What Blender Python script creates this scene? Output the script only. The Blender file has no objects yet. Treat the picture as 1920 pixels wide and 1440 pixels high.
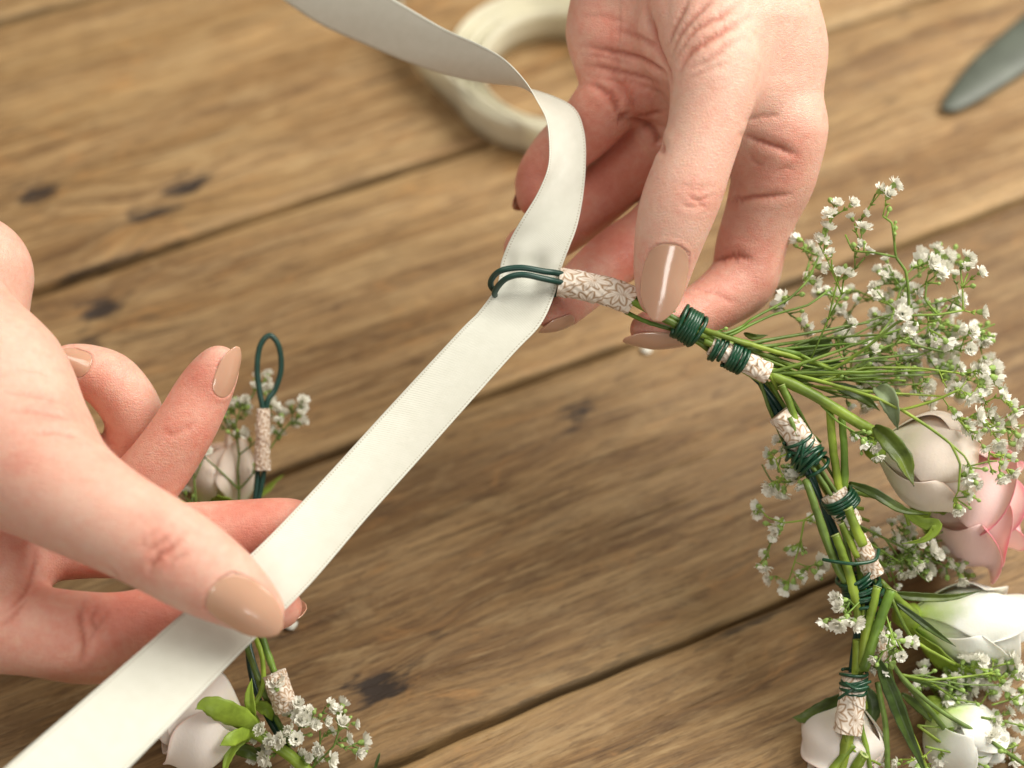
import bpy, bmesh, math, random
import numpy as np
from mathutils import Vector, Matrix

# ------------------------------------------------------------------ camera, light, exposure
scene = bpy.context.scene
PITCH = math.radians(54.4)          # camera looks down at the table
D0 = 0.5                            # focus distance, metres
S = 0.1615                          # millimetres per photo pixel on the focus plane
CAMZ = 0.488
fwd = Vector((0, math.cos(PITCH), -math.sin(PITCH)))
up = Vector((0, math.sin(PITCH), math.cos(PITCH)))
right = Vector((1, 0, 0))
CAM = Vector((0, -0.33, CAMZ))
cam_d = bpy.data.cameras.new("camera")
cam = bpy.data.objects.new("camera", cam_d)
scene.collection.objects.link(cam)
cam.matrix_world = Matrix(((right.x, up.x, -fwd.x, CAM.x), (right.y, up.y, -fwd.y, CAM.y),
                           (right.z, up.z, -fwd.z, CAM.z), (0, 0, 0, 1)))
cam_d.sensor_width = 36.0
cam_d.lens = 36.0 * D0 / (1920 * S / 1000)
cam_d.clip_start = 0.01
cam_d.clip_end = 50
cam_d.dof.use_dof = True
cam_d.dof.focus_distance = D0 - 0.001
cam_d.dof.aperture_fstop = 4.6
scene.camera = cam

world = bpy.data.worlds.new("World")
scene.world = world
world.use_nodes = True
bgn = world.node_tree.nodes["Background"]
bgn.inputs[0].default_value = (1.0, 0.91, 0.76, 1)
bgn.inputs[1].default_value = 0.21

def area(name, loc, target, size, power, col):
    l = bpy.data.lights.new(name, 'AREA'); l.shape = 'RECTANGLE'
    l.size, l.size_y = size; l.energy = power; l.color = col
    o = bpy.data.objects.new(name, l); scene.collection.objects.link(o)
    o.location = loc
    o.rotation_euler = (Vector(target) - Vector(loc)).to_track_quat('-Z', 'Y').to_euler()
    return o
area("window_light", (0.80, 0.34, 1.00), (0.0, 0.0, 0.05), (0.95, 0.85), 27.5, (1.0, 0.955, 0.865))
area("room_light", (-0.55, 0.10, 1.25), (0.0, 0.0, 0.05), (0.6, 0.6), 4.5, (1.0, 0.94, 0.84))
area("front_glint_light", (0.20, -1.25, 0.60), (0.0, 0.0, 0.05), (0.34, 0.42), 3.0, (1.0, 0.97, 0.91))  # added unseen light, low in front, placed for the nail highlights

scene.view_settings.view_transform = 'Standard'
scene.view_settings.look = 'None'
scene.view_settings.exposure = 0.19
scene.view_settings.gamma = 1.0
scene.render.engine = 'CYCLES'
scene.cycles.use_denoising = True
scene.cycles.max_bounces = 6

rnd = random.Random(7)
col = scene.collection

# ------------------------------------------------------------------ measuring helpers (lengths in mm inside, metres outside)
def cs(px, py, t):
    d = 500.0 - t
    return np.array(((px - 960) * S * d / 500, (720 - py) * S * d / 500, t), float)
def c2w(p):
    return CAM + right * (p[0] / 1000) + up * (p[1] / 1000) + fwd * ((500.0 - p[2]) / 1000)
def W(px, py, t):
    return c2w(cs(px, py, t))
def MM(rpx, t=0.0):
    return rpx * S * (500.0 - t) / 500 / 1000
def ground(px, py, z=0.0):
    ray = fwd * 1.0 + right * ((px - 960) * S / 500) + up * ((720 - py) * S / 500)
    return CAM + ray * ((z - CAM.z) / ray.z)
MCAM = np.array([[right.x, up.x, -fwd.x], [right.y, up.y, -fwd.y], [right.z, up.z, -fwd.z]])
def c2w_np(P):
    Q = np.stack([P[:, 0], P[:, 1], P[:, 2] - 500.0], 1) / 1000
    return Q @ MCAM.T + np.array(CAM)

# ------------------------------------------------------------------ object helpers
def obj_from(name, verts, faces, mat, parent=None, smooth=True, origin=None, uv=None):
    me = bpy.data.meshes.new(name)
    V = np.asarray([tuple(v) for v in verts], float) if not isinstance(verts, np.ndarray) else verts
    o0 = np.array(origin if origin is not None else V.mean(0), float)
    par_loc = np.array(parent.matrix_world.translation, float) if parent is not None else 0.0
    me.from_pydata((V - o0).tolist(), [], [tuple(f) for f in faces])
    if smooth:
        me.shade_smooth()
    if mat is not None:
        me.materials.append(mat)
    if uv is not None:
        l = me.uv_layers.new(name="UVMap")
        li = np.empty(len(me.loops), dtype=np.int32); me.loops.foreach_get('vertex_index', li)
        l.data.foreach_set('uv', np.asarray(uv, float)[li].ravel())
    o = bpy.data.objects.new(name, me)
    col.objects.link(o)
    if parent is not None:
        o.parent = parent
    o.location = o0 - par_loc
    WL[o.name] = Vector(o0)
    return o
WL = {}
def tag(o, label=None, cat=None, group=None, kind=None):
    if label: o["label"] = label
    if cat: o["category"] = cat
    if group: o["group"] = group
    if kind: o["kind"] = kind
    return o
def empty(name, loc):
    o = bpy.data.objects.new(name, None); col.objects.link(o); o.location = loc
    o.empty_display_size = 0.01
    o.matrix_world.translation = loc
    return o
def fix(o, parent_loc):
    pass
def spline(pts, n):
    """Catmull-Rom through rows of pts, n samples per span"""
    P = np.asarray(pts, float)
    if len(P) < 3:
        return np.array([P[0] + (P[-1] - P[0]) * i / n for i in range(n + 1)])
    E = np.vstack([2 * P[0] - P[1], P, 2 * P[-1] - P[-2]])
    out = []
    for i in range(1, len(E) - 2):
        for k in range(n):
            t = k / n
            a, b, c, d = E[i - 1], E[i], E[i + 1], E[i + 2]
            out.append(0.5 * (2 * b + (c - a) * t + (2 * a - 5 * b + 4 * c - d) * t * t + (3 * b - a - 3 * c + d) * t ** 3))
    out.append(P[-1])
    return np.array(out)
def tube_geo(path, rad, seg=8, cap=True):
    path = np.asarray([tuple(p) for p in path], float); n = len(path)
    rad = np.full(n, rad) if np.isscalar(rad) else np.asarray(rad, float)
    T = np.gradient(path, axis=0); T /= np.linalg.norm(T, axis=1)[:, None] + 1e-12
    N = np.cross(T[0], (0, 0, 1.0)); 
    if np.linalg.norm(N) < 1e-3: N = np.cross(T[0], (1.0, 0, 0))
    N /= np.linalg.norm(N)
    V = []; F = []
    for i in range(n):
        N = N - T[i] * N.dot(T[i]); N /= np.linalg.norm(N) + 1e-12
        B = np.cross(T[i], N)
        for k in range(seg):
            a = 2 * math.pi * k / seg
            V.append(path[i] + rad[i] * (math.cos(a) * N + math.sin(a) * B))
    for i in range(n - 1):
        for k in range(seg):
            k2 = (k + 1) % seg
            F.append((i * seg + k, i * seg + k2, (i + 1) * seg + k2, (i + 1) * seg + k))
    if cap:
        F.append(tuple(range(seg - 1, -1, -1))); F.append(tuple(range((n - 1) * seg, n * seg)))
    return V, F
class Geo:
    def __init__(s): s.V = []; s.F = []
    def add(s, vf):
        b = len(s.V); s.V += [tuple(v) for v in vf[0]]; s.F += [tuple(i + b for i in f) for f in vf[1]]; return s

# ------------------------------------------------------------------ materials
def new_mat(name):
    m = bpy.data.materials.new(name); m.use_nodes = True
    nt = m.node_tree
    return m, nt, nt.nodes, nt.links, nt.nodes["Principled BSDF"]
def ramp(nodes, stops):
    r = nodes.new('ShaderNodeValToRGB')
    el = r.color_ramp.elements
    while len(el) < len(stops): el.new(0.5)
    for e, (p, c) in zip(el, stops):
        e.position = p; e.color = (*c, 1)
    return r
def noise(nodes, scale, detail=3, rough=0.55, dist=0.0):
    n = nodes.new('ShaderNodeTexNoise'); n.inputs['Scale'].default_value = scale
    n.inputs['Detail'].default_value = detail; n.inputs['Roughness'].default_value = rough
    n.inputs['Distortion'].default_value = dist
    return n
def math_n(nodes, links, op, a, b=None, clamp=False):
    m = nodes.new('ShaderNodeMath'); m.operation = op; m.use_clamp = clamp
    for i, v in enumerate((a, b)):
        if v is None: continue
        if isinstance(v, (int, float)): m.inputs[i].default_value = v
        else: links.new(v, m.inputs[i])
    return m.outputs[0]
def mix_c(nodes, links, fac, a, b, mode='MIX'):
    m = nodes.new('ShaderNodeMix'); m.data_type = 'RGBA'; m.blend_type = mode
    for sock, v in ((m.inputs[0], fac), (m.inputs[6], a), (m.inputs[7], b)):
        if isinstance(v, (int, float)): sock.default_value = v
        elif isinstance(v, tuple): sock.default_value = (*v, 1)
        else: links.new(v, sock)
    return m.outputs[2]

def mat_plain(name, base, rough=0.5, var=0.15, scale=400, sss=0.0, sss_r=(0.5, 0.8, 0.3), bump=0.15, spec=0.4, trans=0.0, coat=0.0, bump_scale=None, objvar=None):
    m, nt, N, L, b = new_mat(name)
    tc = N.new('ShaderNodeTexCoord')
    n = noise(N, scale, 4); L.new(tc.outputs['Object'], n.inputs['Vector'])
    dark = tuple(c * (1 - var) for c in base); lite = tuple(min(1, c * (1 + var)) for c in base)
    r = ramp(N, [(0.3, dark), (0.7, lite)]); L.new(n.outputs[0], r.inputs[0])
    if objvar:
        oi = N.new('ShaderNodeObjectInfo'); rv = ramp(N, [(0.0, objvar[0]), (1.0, objvar[1])]); L.new(oi.outputs['Random'], rv.inputs[0])
        n3 = noise(N, 35, 3); L.new(tc.outputs['Object'], n3.inputs['Vector'])
        r3 = ramp(N, [(0.35, (0.72, 0.78, 0.62)), (0.65, (1.15, 1.08, 1.0))]); L.new(n3.outputs[0], r3.inputs[0])
        class _R: pass
        q = mix_c(N, L, 1.0, mix_c(N, L, 1.0, r.outputs[0], rv.outputs[0], 'MULTIPLY'), r3.outputs[0], 'MULTIPLY')
        r = _R(); r.outputs = [q]
    L.new(r.outputs[0], b.inputs['Base Color'])
    b.inputs['Roughness'].default_value = rough
    b.inputs['Specular IOR Level'].default_value = spec
    b.inputs['Coat Weight'].default_value = coat
    if sss:
        b.inputs['Subsurface Weight'].default_value = sss
        b.inputs['Subsurface Radius'].default_value = sss_r
        b.inputs['Subsurface Scale'].default_value = 0.002
    if bump:
        n2 = noise(N, bump_scale or scale * 2.5, 3); L.new(tc.outputs['Object'], n2.inputs['Vector'])
        bp = N.new('ShaderNodeBump'); bp.inputs['Strength'].default_value = bump; bp.inputs['Distance'].default_value = 0.0004
        L.new(n2.outputs[0], bp.inputs['Height']); L.new(bp.outputs[0], b.inputs['Normal'])
    if trans:
        out = N["Material Output"]; tr = N.new('ShaderNodeBsdfTranslucent'); mx = N.new('ShaderNodeMixShader')
        L.new(r.outputs[0], tr.inputs[0]); mx.inputs[0].default_value = trans
        L.new(b.outputs[0], mx.inputs[1]); L.new(tr.outputs[0], mx.inputs[2]); L.new(mx.outputs[0], out.inputs[0])
    return m

def mat_wood():
    m, nt, N, L, b = new_mat("aged_pine")
    tc = N.new('ShaderNodeTexCoord'); oi = N.new('ShaderNodeObjectInfo')
    ofs = N.new('ShaderNodeCombineXYZ')
    L.new(math_n(N, L, 'MULTIPLY', oi.outputs['Random'], 3.7), ofs.inputs[0])
    L.new(math_n(N, L, 'MULTIPLY', oi.outputs['Random'], 9.1), ofs.inputs[2])
    add = N.new('ShaderNodeVectorMath'); add.operation = 'ADD'
    L.new(tc.outputs['Object'], add.inputs[0]); L.new(ofs.outputs[0], add.inputs[1])
    # knots bend the grain: attribute painted on the plank mesh (distance field to its knots)
    at = N.new('ShaderNodeAttribute'); at.attribute_name = "knot"     # r = knot core, g = swirl shift, b = edge wear
    sep = N.new('ShaderNodeSeparateColor'); L.new(at.outputs['Color'], sep.inputs[0])
    shift = N.new('ShaderNodeCombineXYZ'); L.new(math_n(N, L, 'MULTIPLY', sep.outputs[1], 0.010), shift.inputs[1])
    add2 = N.new('ShaderNodeVectorMath'); add2.operation = 'ADD'
    L.new(add.outputs[0], add2.inputs[0]); L.new(shift.outputs[0], add2.inputs[1])
    def stretched(sx, sy, scale, detail, rough=0.6, dist=0.0):
        mp = N.new('ShaderNodeMapping'); mp.inputs['Scale'].default_value = (sx, sy, sy)
        L.new(add2.outputs[0], mp.inputs[0]); n = noise(N, scale, detail, rough, dist); L.new(mp.outputs[0], n.inputs['Vector']); return n.outputs[0]
    broad = stretched(1.0, 4.0, 7, 4, 0.6, 0.5)
    rings = stretched(0.40, 7.5, 13, 7, 0.70, 0.9)
    fine = stretched(0.8, 11.0, 75, 7, 0.78, 0.2)
    lights = stretched(0.7, 9.0, 48, 6, 0.7, 0.25)
    flecks = stretched(1.0, 4.2, 62, 5, 0.65, 0.4)
    checks = stretched(0.45, 15.0, 30, 4, 0.6, 0.2)
    lines = stretched(0.22, 12.0, 26, 4, 0.6, 0.25)
    chips = stretched(1.0, 3.4, 26, 5, 0.7, 1.2)
    c1 = ramp(N, [(0.30, (0.150, 0.080, 0.028)), (0.43, (0.262, 0.158, 0.064)), (0.55, (0.345, 0.225, 0.104)), (0.72, (0.445, 0.312, 0.160))])
    L.new(rings, c1.inputs[0])
    c2 = ramp(N, [(0.36, (0.20, 0.14, 0.085)), (0.53, (1, 1, 1))]); L.new(fine, c2.inputs[0])
    colr = mix_c(N, L, 0.62, c1.outputs[0], c2.outputs[0], 'MULTIPLY')
    c4 = ramp(N, [(0.38, (0.55, 0.46, 0.36)), (0.56, (1.08, 1.06, 1.02))]); L.new(lines, c4.inputs[0])
    colr = mix_c(N, L, 0.55, colr, c4.outputs[0], 'MULTIPLY')
    c3 = ramp(N, [(0.30, (0.68, 0.59, 0.50)), (0.55, (1, 1, 1)), (0.75, (1.18, 1.13, 1.03))]); L.new(broad, c3.inputs[0])
    colr = mix_c(N, L, 0.8, colr, c3.outputs[0], 'MULTIPLY')
    grey = ramp(N, [(0.52, (0, 0, 0)), (0.68, (1, 1, 1))]); L.new(chips, grey.inputs[0])
    colr = mix_c(N, L, math_n(N, L, 'MULTIPLY', grey.outputs[0], 0.40), colr, (0.420, 0.300, 0.155))
    och = ramp(N, [(0.28, (1, 1, 1)), (0.43, (0, 0, 0))]); L.new(chips, och.inputs[0])
    colr = mix_c(N, L, math_n(N, L, 'MULTIPLY', och.outputs[0], 0.5), colr, (0.440, 0.220, 0.070))
    lt = ramp(N, [(0.56, (0, 0, 0)), (0.68, (1, 1, 1))]); L.new(lights, lt.inputs[0])
    colr = mix_c(N, L, math_n(N, L, 'MULTIPLY', lt.outputs[0], 0.5), colr, (0.500, 0.355, 0.180))
    ck = ramp(N, [(0.30, (1, 1, 1)), (0.38, (0, 0, 0))]); L.new(checks, ck.inputs[0])
    colr = mix_c(N, L, math_n(N, L, 'MULTIPLY', ck.outputs[0], 0.6), colr, (0.060, 0.029, 0.011))
    fl = ramp(N, [(0.34, (1, 1, 1)), (0.43, (0, 0, 0))]); L.new(flecks, fl.inputs[0])
    colr = mix_c(N, L, math_n(N, L, 'MULTIPLY', fl.outputs[0], 0.5), colr, (0.095, 0.046, 0.016))
    # knots and worn rim
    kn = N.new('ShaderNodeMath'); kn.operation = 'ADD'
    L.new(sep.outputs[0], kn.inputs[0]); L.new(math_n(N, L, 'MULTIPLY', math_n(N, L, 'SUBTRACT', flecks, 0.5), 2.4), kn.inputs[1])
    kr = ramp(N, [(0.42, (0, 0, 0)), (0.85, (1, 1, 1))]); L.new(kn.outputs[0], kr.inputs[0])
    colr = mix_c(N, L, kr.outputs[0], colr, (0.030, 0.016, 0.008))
    ed = math_n(N, L, 'MULTIPLY', sep.outputs[2], math_n(N, L, 'MULTIPLY', broad, 1.1))
    colr = mix_c(N, L, ed, colr, (0.52, 0.36, 0.18))
    pt = ramp(N, [(0.0, (0.86, 0.84, 0.80)), (1.0, (1.12, 1.10, 1.06))]); L.new(oi.outputs['Random'], pt.inputs[0])
    colr = mix_c(N, L, 1.0, colr, pt.outputs[0], 'MULTIPLY')
    L.new(colr, b.inputs['Base Color'])
    rr = ramp(N, [(0.3, (0.62,) * 3), (0.7, (0.44,) * 3)]); L.new(broad, rr.inputs[0]); L.new(rr.outputs[0], b.inputs['Roughness'])
    b.inputs['Specular IOR Level'].default_value = 0.45
    h = math_n(N, L, 'SUBTRACT', math_n(N, L, 'ADD', math_n(N, L, 'MULTIPLY', fine, 0.8), math_n(N, L, 'ADD', math_n(N, L, 'MULTIPLY', flecks, 0.6), math_n(N, L, 'MULTIPLY', rings, 0.6))), math_n(N, L, 'MULTIPLY', ck.outputs[0], 0.7))
    bp = N.new('ShaderNodeBump'); bp.inputs['Strength'].default_value = 0.55; bp.inputs['Distance'].default_value = 0.0010
    L.new(h, bp.inputs['Height']); L.new(bp.outputs[0], b.inputs['Normal'])
    return m

def mat_skin():
    m, nt, N, L, b = new_mat("skin")
    tc = N.new('ShaderNodeTexCoord')
    at = N.new('ShaderNodeAttribute'); at.attribute_name = "tone"       # r = redness of the skin, g = crease
    sep = N.new('ShaderNodeSeparateColor'); L.new(at.outputs['Color'], sep.inputs[0])
    n1 = noise(N, 90, 4, 0.6); L.new(tc.outputs['Object'], n1.inputs['Vector'])
    n2 = noise(N, 420, 3, 0.6); L.new(tc.outputs['Object'], n2.inputs['Vector'])
    red = math_n(N, L, 'ADD', sep.outputs[0], math_n(N, L, 'ADD', math_n(N, L, 'MULTIPLY', math_n(N, L, 'SUBTRACT', n1.outputs[0], 0.5), 0.6), math_n(N, L, 'MULTIPLY', math_n(N, L, 'SUBTRACT', n2.outputs[0], 0.5), 0.45)), True)
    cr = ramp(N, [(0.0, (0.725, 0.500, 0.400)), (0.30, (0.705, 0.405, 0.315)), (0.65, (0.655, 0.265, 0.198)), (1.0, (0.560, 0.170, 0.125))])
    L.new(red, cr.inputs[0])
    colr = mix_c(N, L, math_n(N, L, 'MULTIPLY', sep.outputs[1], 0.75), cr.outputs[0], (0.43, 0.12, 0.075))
    L.new(colr, b.inputs['Base Color'])
    b.inputs['Subsurface Weight'].default_value = 0.5
    b.inputs['Subsurface Radius'].default_value = (1.0, 0.33, 0.18)
    b.inputs['Subsurface Scale'].default_value = 0.0013
    b.inputs['Specular IOR Level'].default_value = 0.42
    b.inputs['Roughness'].default_value = 0.42
    v = N.new('ShaderNodeTexVoronoi'); v.inputs['Scale'].default_value = 1250; v.feature = 'DISTANCE_TO_EDGE'
    nv = noise(N, 260, 2); L.new(tc.outputs['Object'], nv.inputs['Vector'])
    vm = N.new('ShaderNodeVectorMath'); vm.operation = 'MULTIPLY_ADD'
    L.new(nv.outputs[1], vm.inputs[0]); vm.inputs[1].default_value = (0.0022,) * 3; L.new(tc.outputs['Object'], vm.inputs[2])
    L.new(vm.outputs[0], v.inputs['Vector'])
    vr = ramp(N, [(0.0, (0, 0, 0)), (0.22, (1, 1, 1))]); L.new(v.outputs['Distance'], vr.inputs[0])
    nf = noise(N, 700, 4, 0.6); L.new(tc.outputs['Object'], nf.inputs['Vector'])
    ml = N.new('ShaderNodeMapping'); ml.inputs['Rotation'].default_value = (0, 0, 0.35); ml.inputs['Scale'].default_value = (260, 2100, 1500); L.new(tc.outputs['Object'], ml.inputs[0])
    nl = noise(N, 1.0, 3, 0.6, 0.3); L.new(ml.outputs[0], nl.inputs['Vector'])
    hh = math_n(N, L, 'ADD', math_n(N, L, 'ADD', math_n(N, L, 'MULTIPLY', vr.outputs[0], 0.35), math_n(N, L, 'MULTIPLY', nf.outputs[0], 0.7)), math_n(N, L, 'MULTIPLY', nl.outputs[0], 1.0))
    bp = N.new('ShaderNodeBump'); bp.inputs['Strength'].default_value = 0.75; bp.inputs['Distance'].default_value = 0.00022
    L.new(hh, bp.inputs['Height']); L.new(bp.outputs[0], b.inputs['Normal'])
    return m

def mat_ribbon():
    m, nt, N, L, b = new_mat("satin_ribbon")
    uv = N.new('ShaderNodeUVMap'); sp = N.new('ShaderNodeSeparateXYZ'); L.new(uv.outputs[0], sp.inputs[0])
    # uv: x = across in mm, y = along in mm
    tw = math_n(N, L, 'SINE', math_n(N, L, 'MULTIPLY', math_n(N, L, 'ADD', sp.outputs[0], math_n(N, L, 'MULTIPLY', sp.outputs[1], 0.8)), 9.0))
    ax = math_n(N, L, 'ABSOLUTE', math_n(N, L, 'SUBTRACT', sp.outputs[0], 9.0))
    line = math_n(N, L, 'LESS_THAN', math_n(N, L, 'ABSOLUTE', math_n(N, L, 'SUBTRACT', ax, 8.25)), 0.22)
    dots = math_n(N, L, 'GREATER_THAN', math_n(N, L, 'SINE', math_n(N, L, 'MULTIPLY', sp.outputs[1], 7.0)), -0.2)
    st = math_n(N, L, 'MULTIPLY', line, dots)
    nz = noise(N, 0.25, 3); L.new(uv.outputs[0], nz.inputs['Vector'])
    base = ramp(N, [(0.3, (0.760, 0.765, 0.675)), (0.7, (0.800, 0.805, 0.720))]); L.new(nz.outputs[0], base.inputs[0])
    colr = mix_c(N, L, math_n(N, L, 'MULTIPLY', st, 0.75), base.outputs[0], (0.50, 0.47, 0.38))
    L.new(colr, b.inputs['Base Color'])
    b.inputs['Roughness'].default_value = 0.34; b.inputs['Specular IOR Level'].default_value = 0.5; b.inputs['Anisotropic'].default_value = 0.6
    b.inputs['Sheen Weight'].default_value = 0.15
    h = math_n(N, L, 'ADD', math_n(N, L, 'MULTIPLY', tw, 0.45), math_n(N, L, 'MULTIPLY', st, -1.0))
    bp = N.new('ShaderNodeBump'); bp.inputs['Strength'].default_value = 0.45; bp.inputs['Distance'].default_value = 0.00025
    L.new(h, bp.inputs['Height']); L.new(bp.outputs[0], b.inputs['Normal'])
    out = N["Material Output"]; tr = N.new('ShaderNodeBsdfTranslucent'); mx = N.new('ShaderNodeMixShader')
    L.new(colr, tr.inputs[0]); mx.inputs[0].default_value = 0.08
    L.new(b.outputs[0], mx.inputs[1]); L.new(tr.outputs[0], mx.inputs[2]); L.new(mx.outputs[0], out.inputs[0])
    return m

def mat_nail():
    m, nt, N, L, b = new_mat("nude_nail_polish")
    b.inputs['Base Color'].default_value = (0.560, 0.330, 0.225, 1)
    b.inputs['Roughness'].default_value = 0.16; b.inputs['Coat Weight'].default_value = 1.0; b.inputs['Coat Roughness'].default_value = 0.15
    b.inputs['Subsurface Weight'].default_value = 0.2; b.inputs['Subsurface Scale'].default_value = 0.001
    tc = N.new('ShaderNodeTexCoord'); n = noise(N, 110, 2); L.new(tc.outputs['Object'], n.inputs['Vector'])
    bp = N.new('ShaderNodeBump'); bp.inputs['Strength'].default_value = 0.25; bp.inputs['Distance'].default_value = 0.0009
    L.new(n.outputs[0], bp.inputs['Height']); L.new(bp.outputs[0], b.inputs['Normal']); L.new(bp.outputs[0], b.inputs['Coat Normal'])
    return m

WOOD = mat_wood(); SKIN = mat_skin(); RIBBON = mat_ribbon(); NAIL = mat_nail()
CREAM = mat_plain("cream_ribbon_edge", (0.84, 0.81, 0.66), 0.35, 0.06, 80, bump=0.1, trans=0.3)
UNDER = mat_plain("dark_gap_backing", (0.022, 0.013, 0.007), 0.95, 0.3, 60)
WIRE = mat_plain("green_coated_wire", (0.010, 0.050, 0.038), 0.38, 0.2, 300, bump=0.05, spec=0.5)
FINEWIRE = mat_plain("green_binding_wire", (0.008, 0.060, 0.028), 0.30, 0.25, 500, bump=0.05, spec=0.6)
STEM = mat_plain("fresh_stem", (0.185, 0.285, 0.046), 0.45, 0.5, 90, sss=0.15, bump=0.4, bump_scale=420, objvar=((0.70, 0.82, 0.85), (1.35, 1.18, 0.95)))
STEMD = mat_plain("olive_stem", (0.125, 0.195, 0.038), 0.45, 0.35, 200, bump=0.2)
CUT = mat_plain("cut_stem_pith", (0.42, 0.50, 0.18), 0.7, 0.2, 900)
LEAF = mat_plain("leaf", (0.060, 0.098, 0.016), 0.42, 0.45, 150, bump=0.6, trans=0.10, bump_scale=350, objvar=((0.75, 0.85, 0.9), (1.5, 1.3, 1.0)))
LEAFP = mat_plain("pale_leaf_underside", (0.27, 0.34, 0.19), 0.6, 0.2, 260, bump=0.3, trans=0.2)
SEPAL = mat_plain("rose_sepal", (0.300, 0.430, 0.050), 0.45, 0.35, 130, bump=0.3, trans=0.25)
CALYX = mat_plain("floret_calyx", (0.27, 0.40, 0.10), 0.55, 0.3, 800, bump=0.0)
FLORET = mat_plain("floret_petal", (0.88, 0.87, 0.79), 0.6, 0.04, 700, bump=0.0, trans=0.25)
METAL = mat_plain("dark_green_metal", (0.085, 0.098, 0.078), 0.45, 0.25, 60, bump=0.05, spec=0.4)

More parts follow.
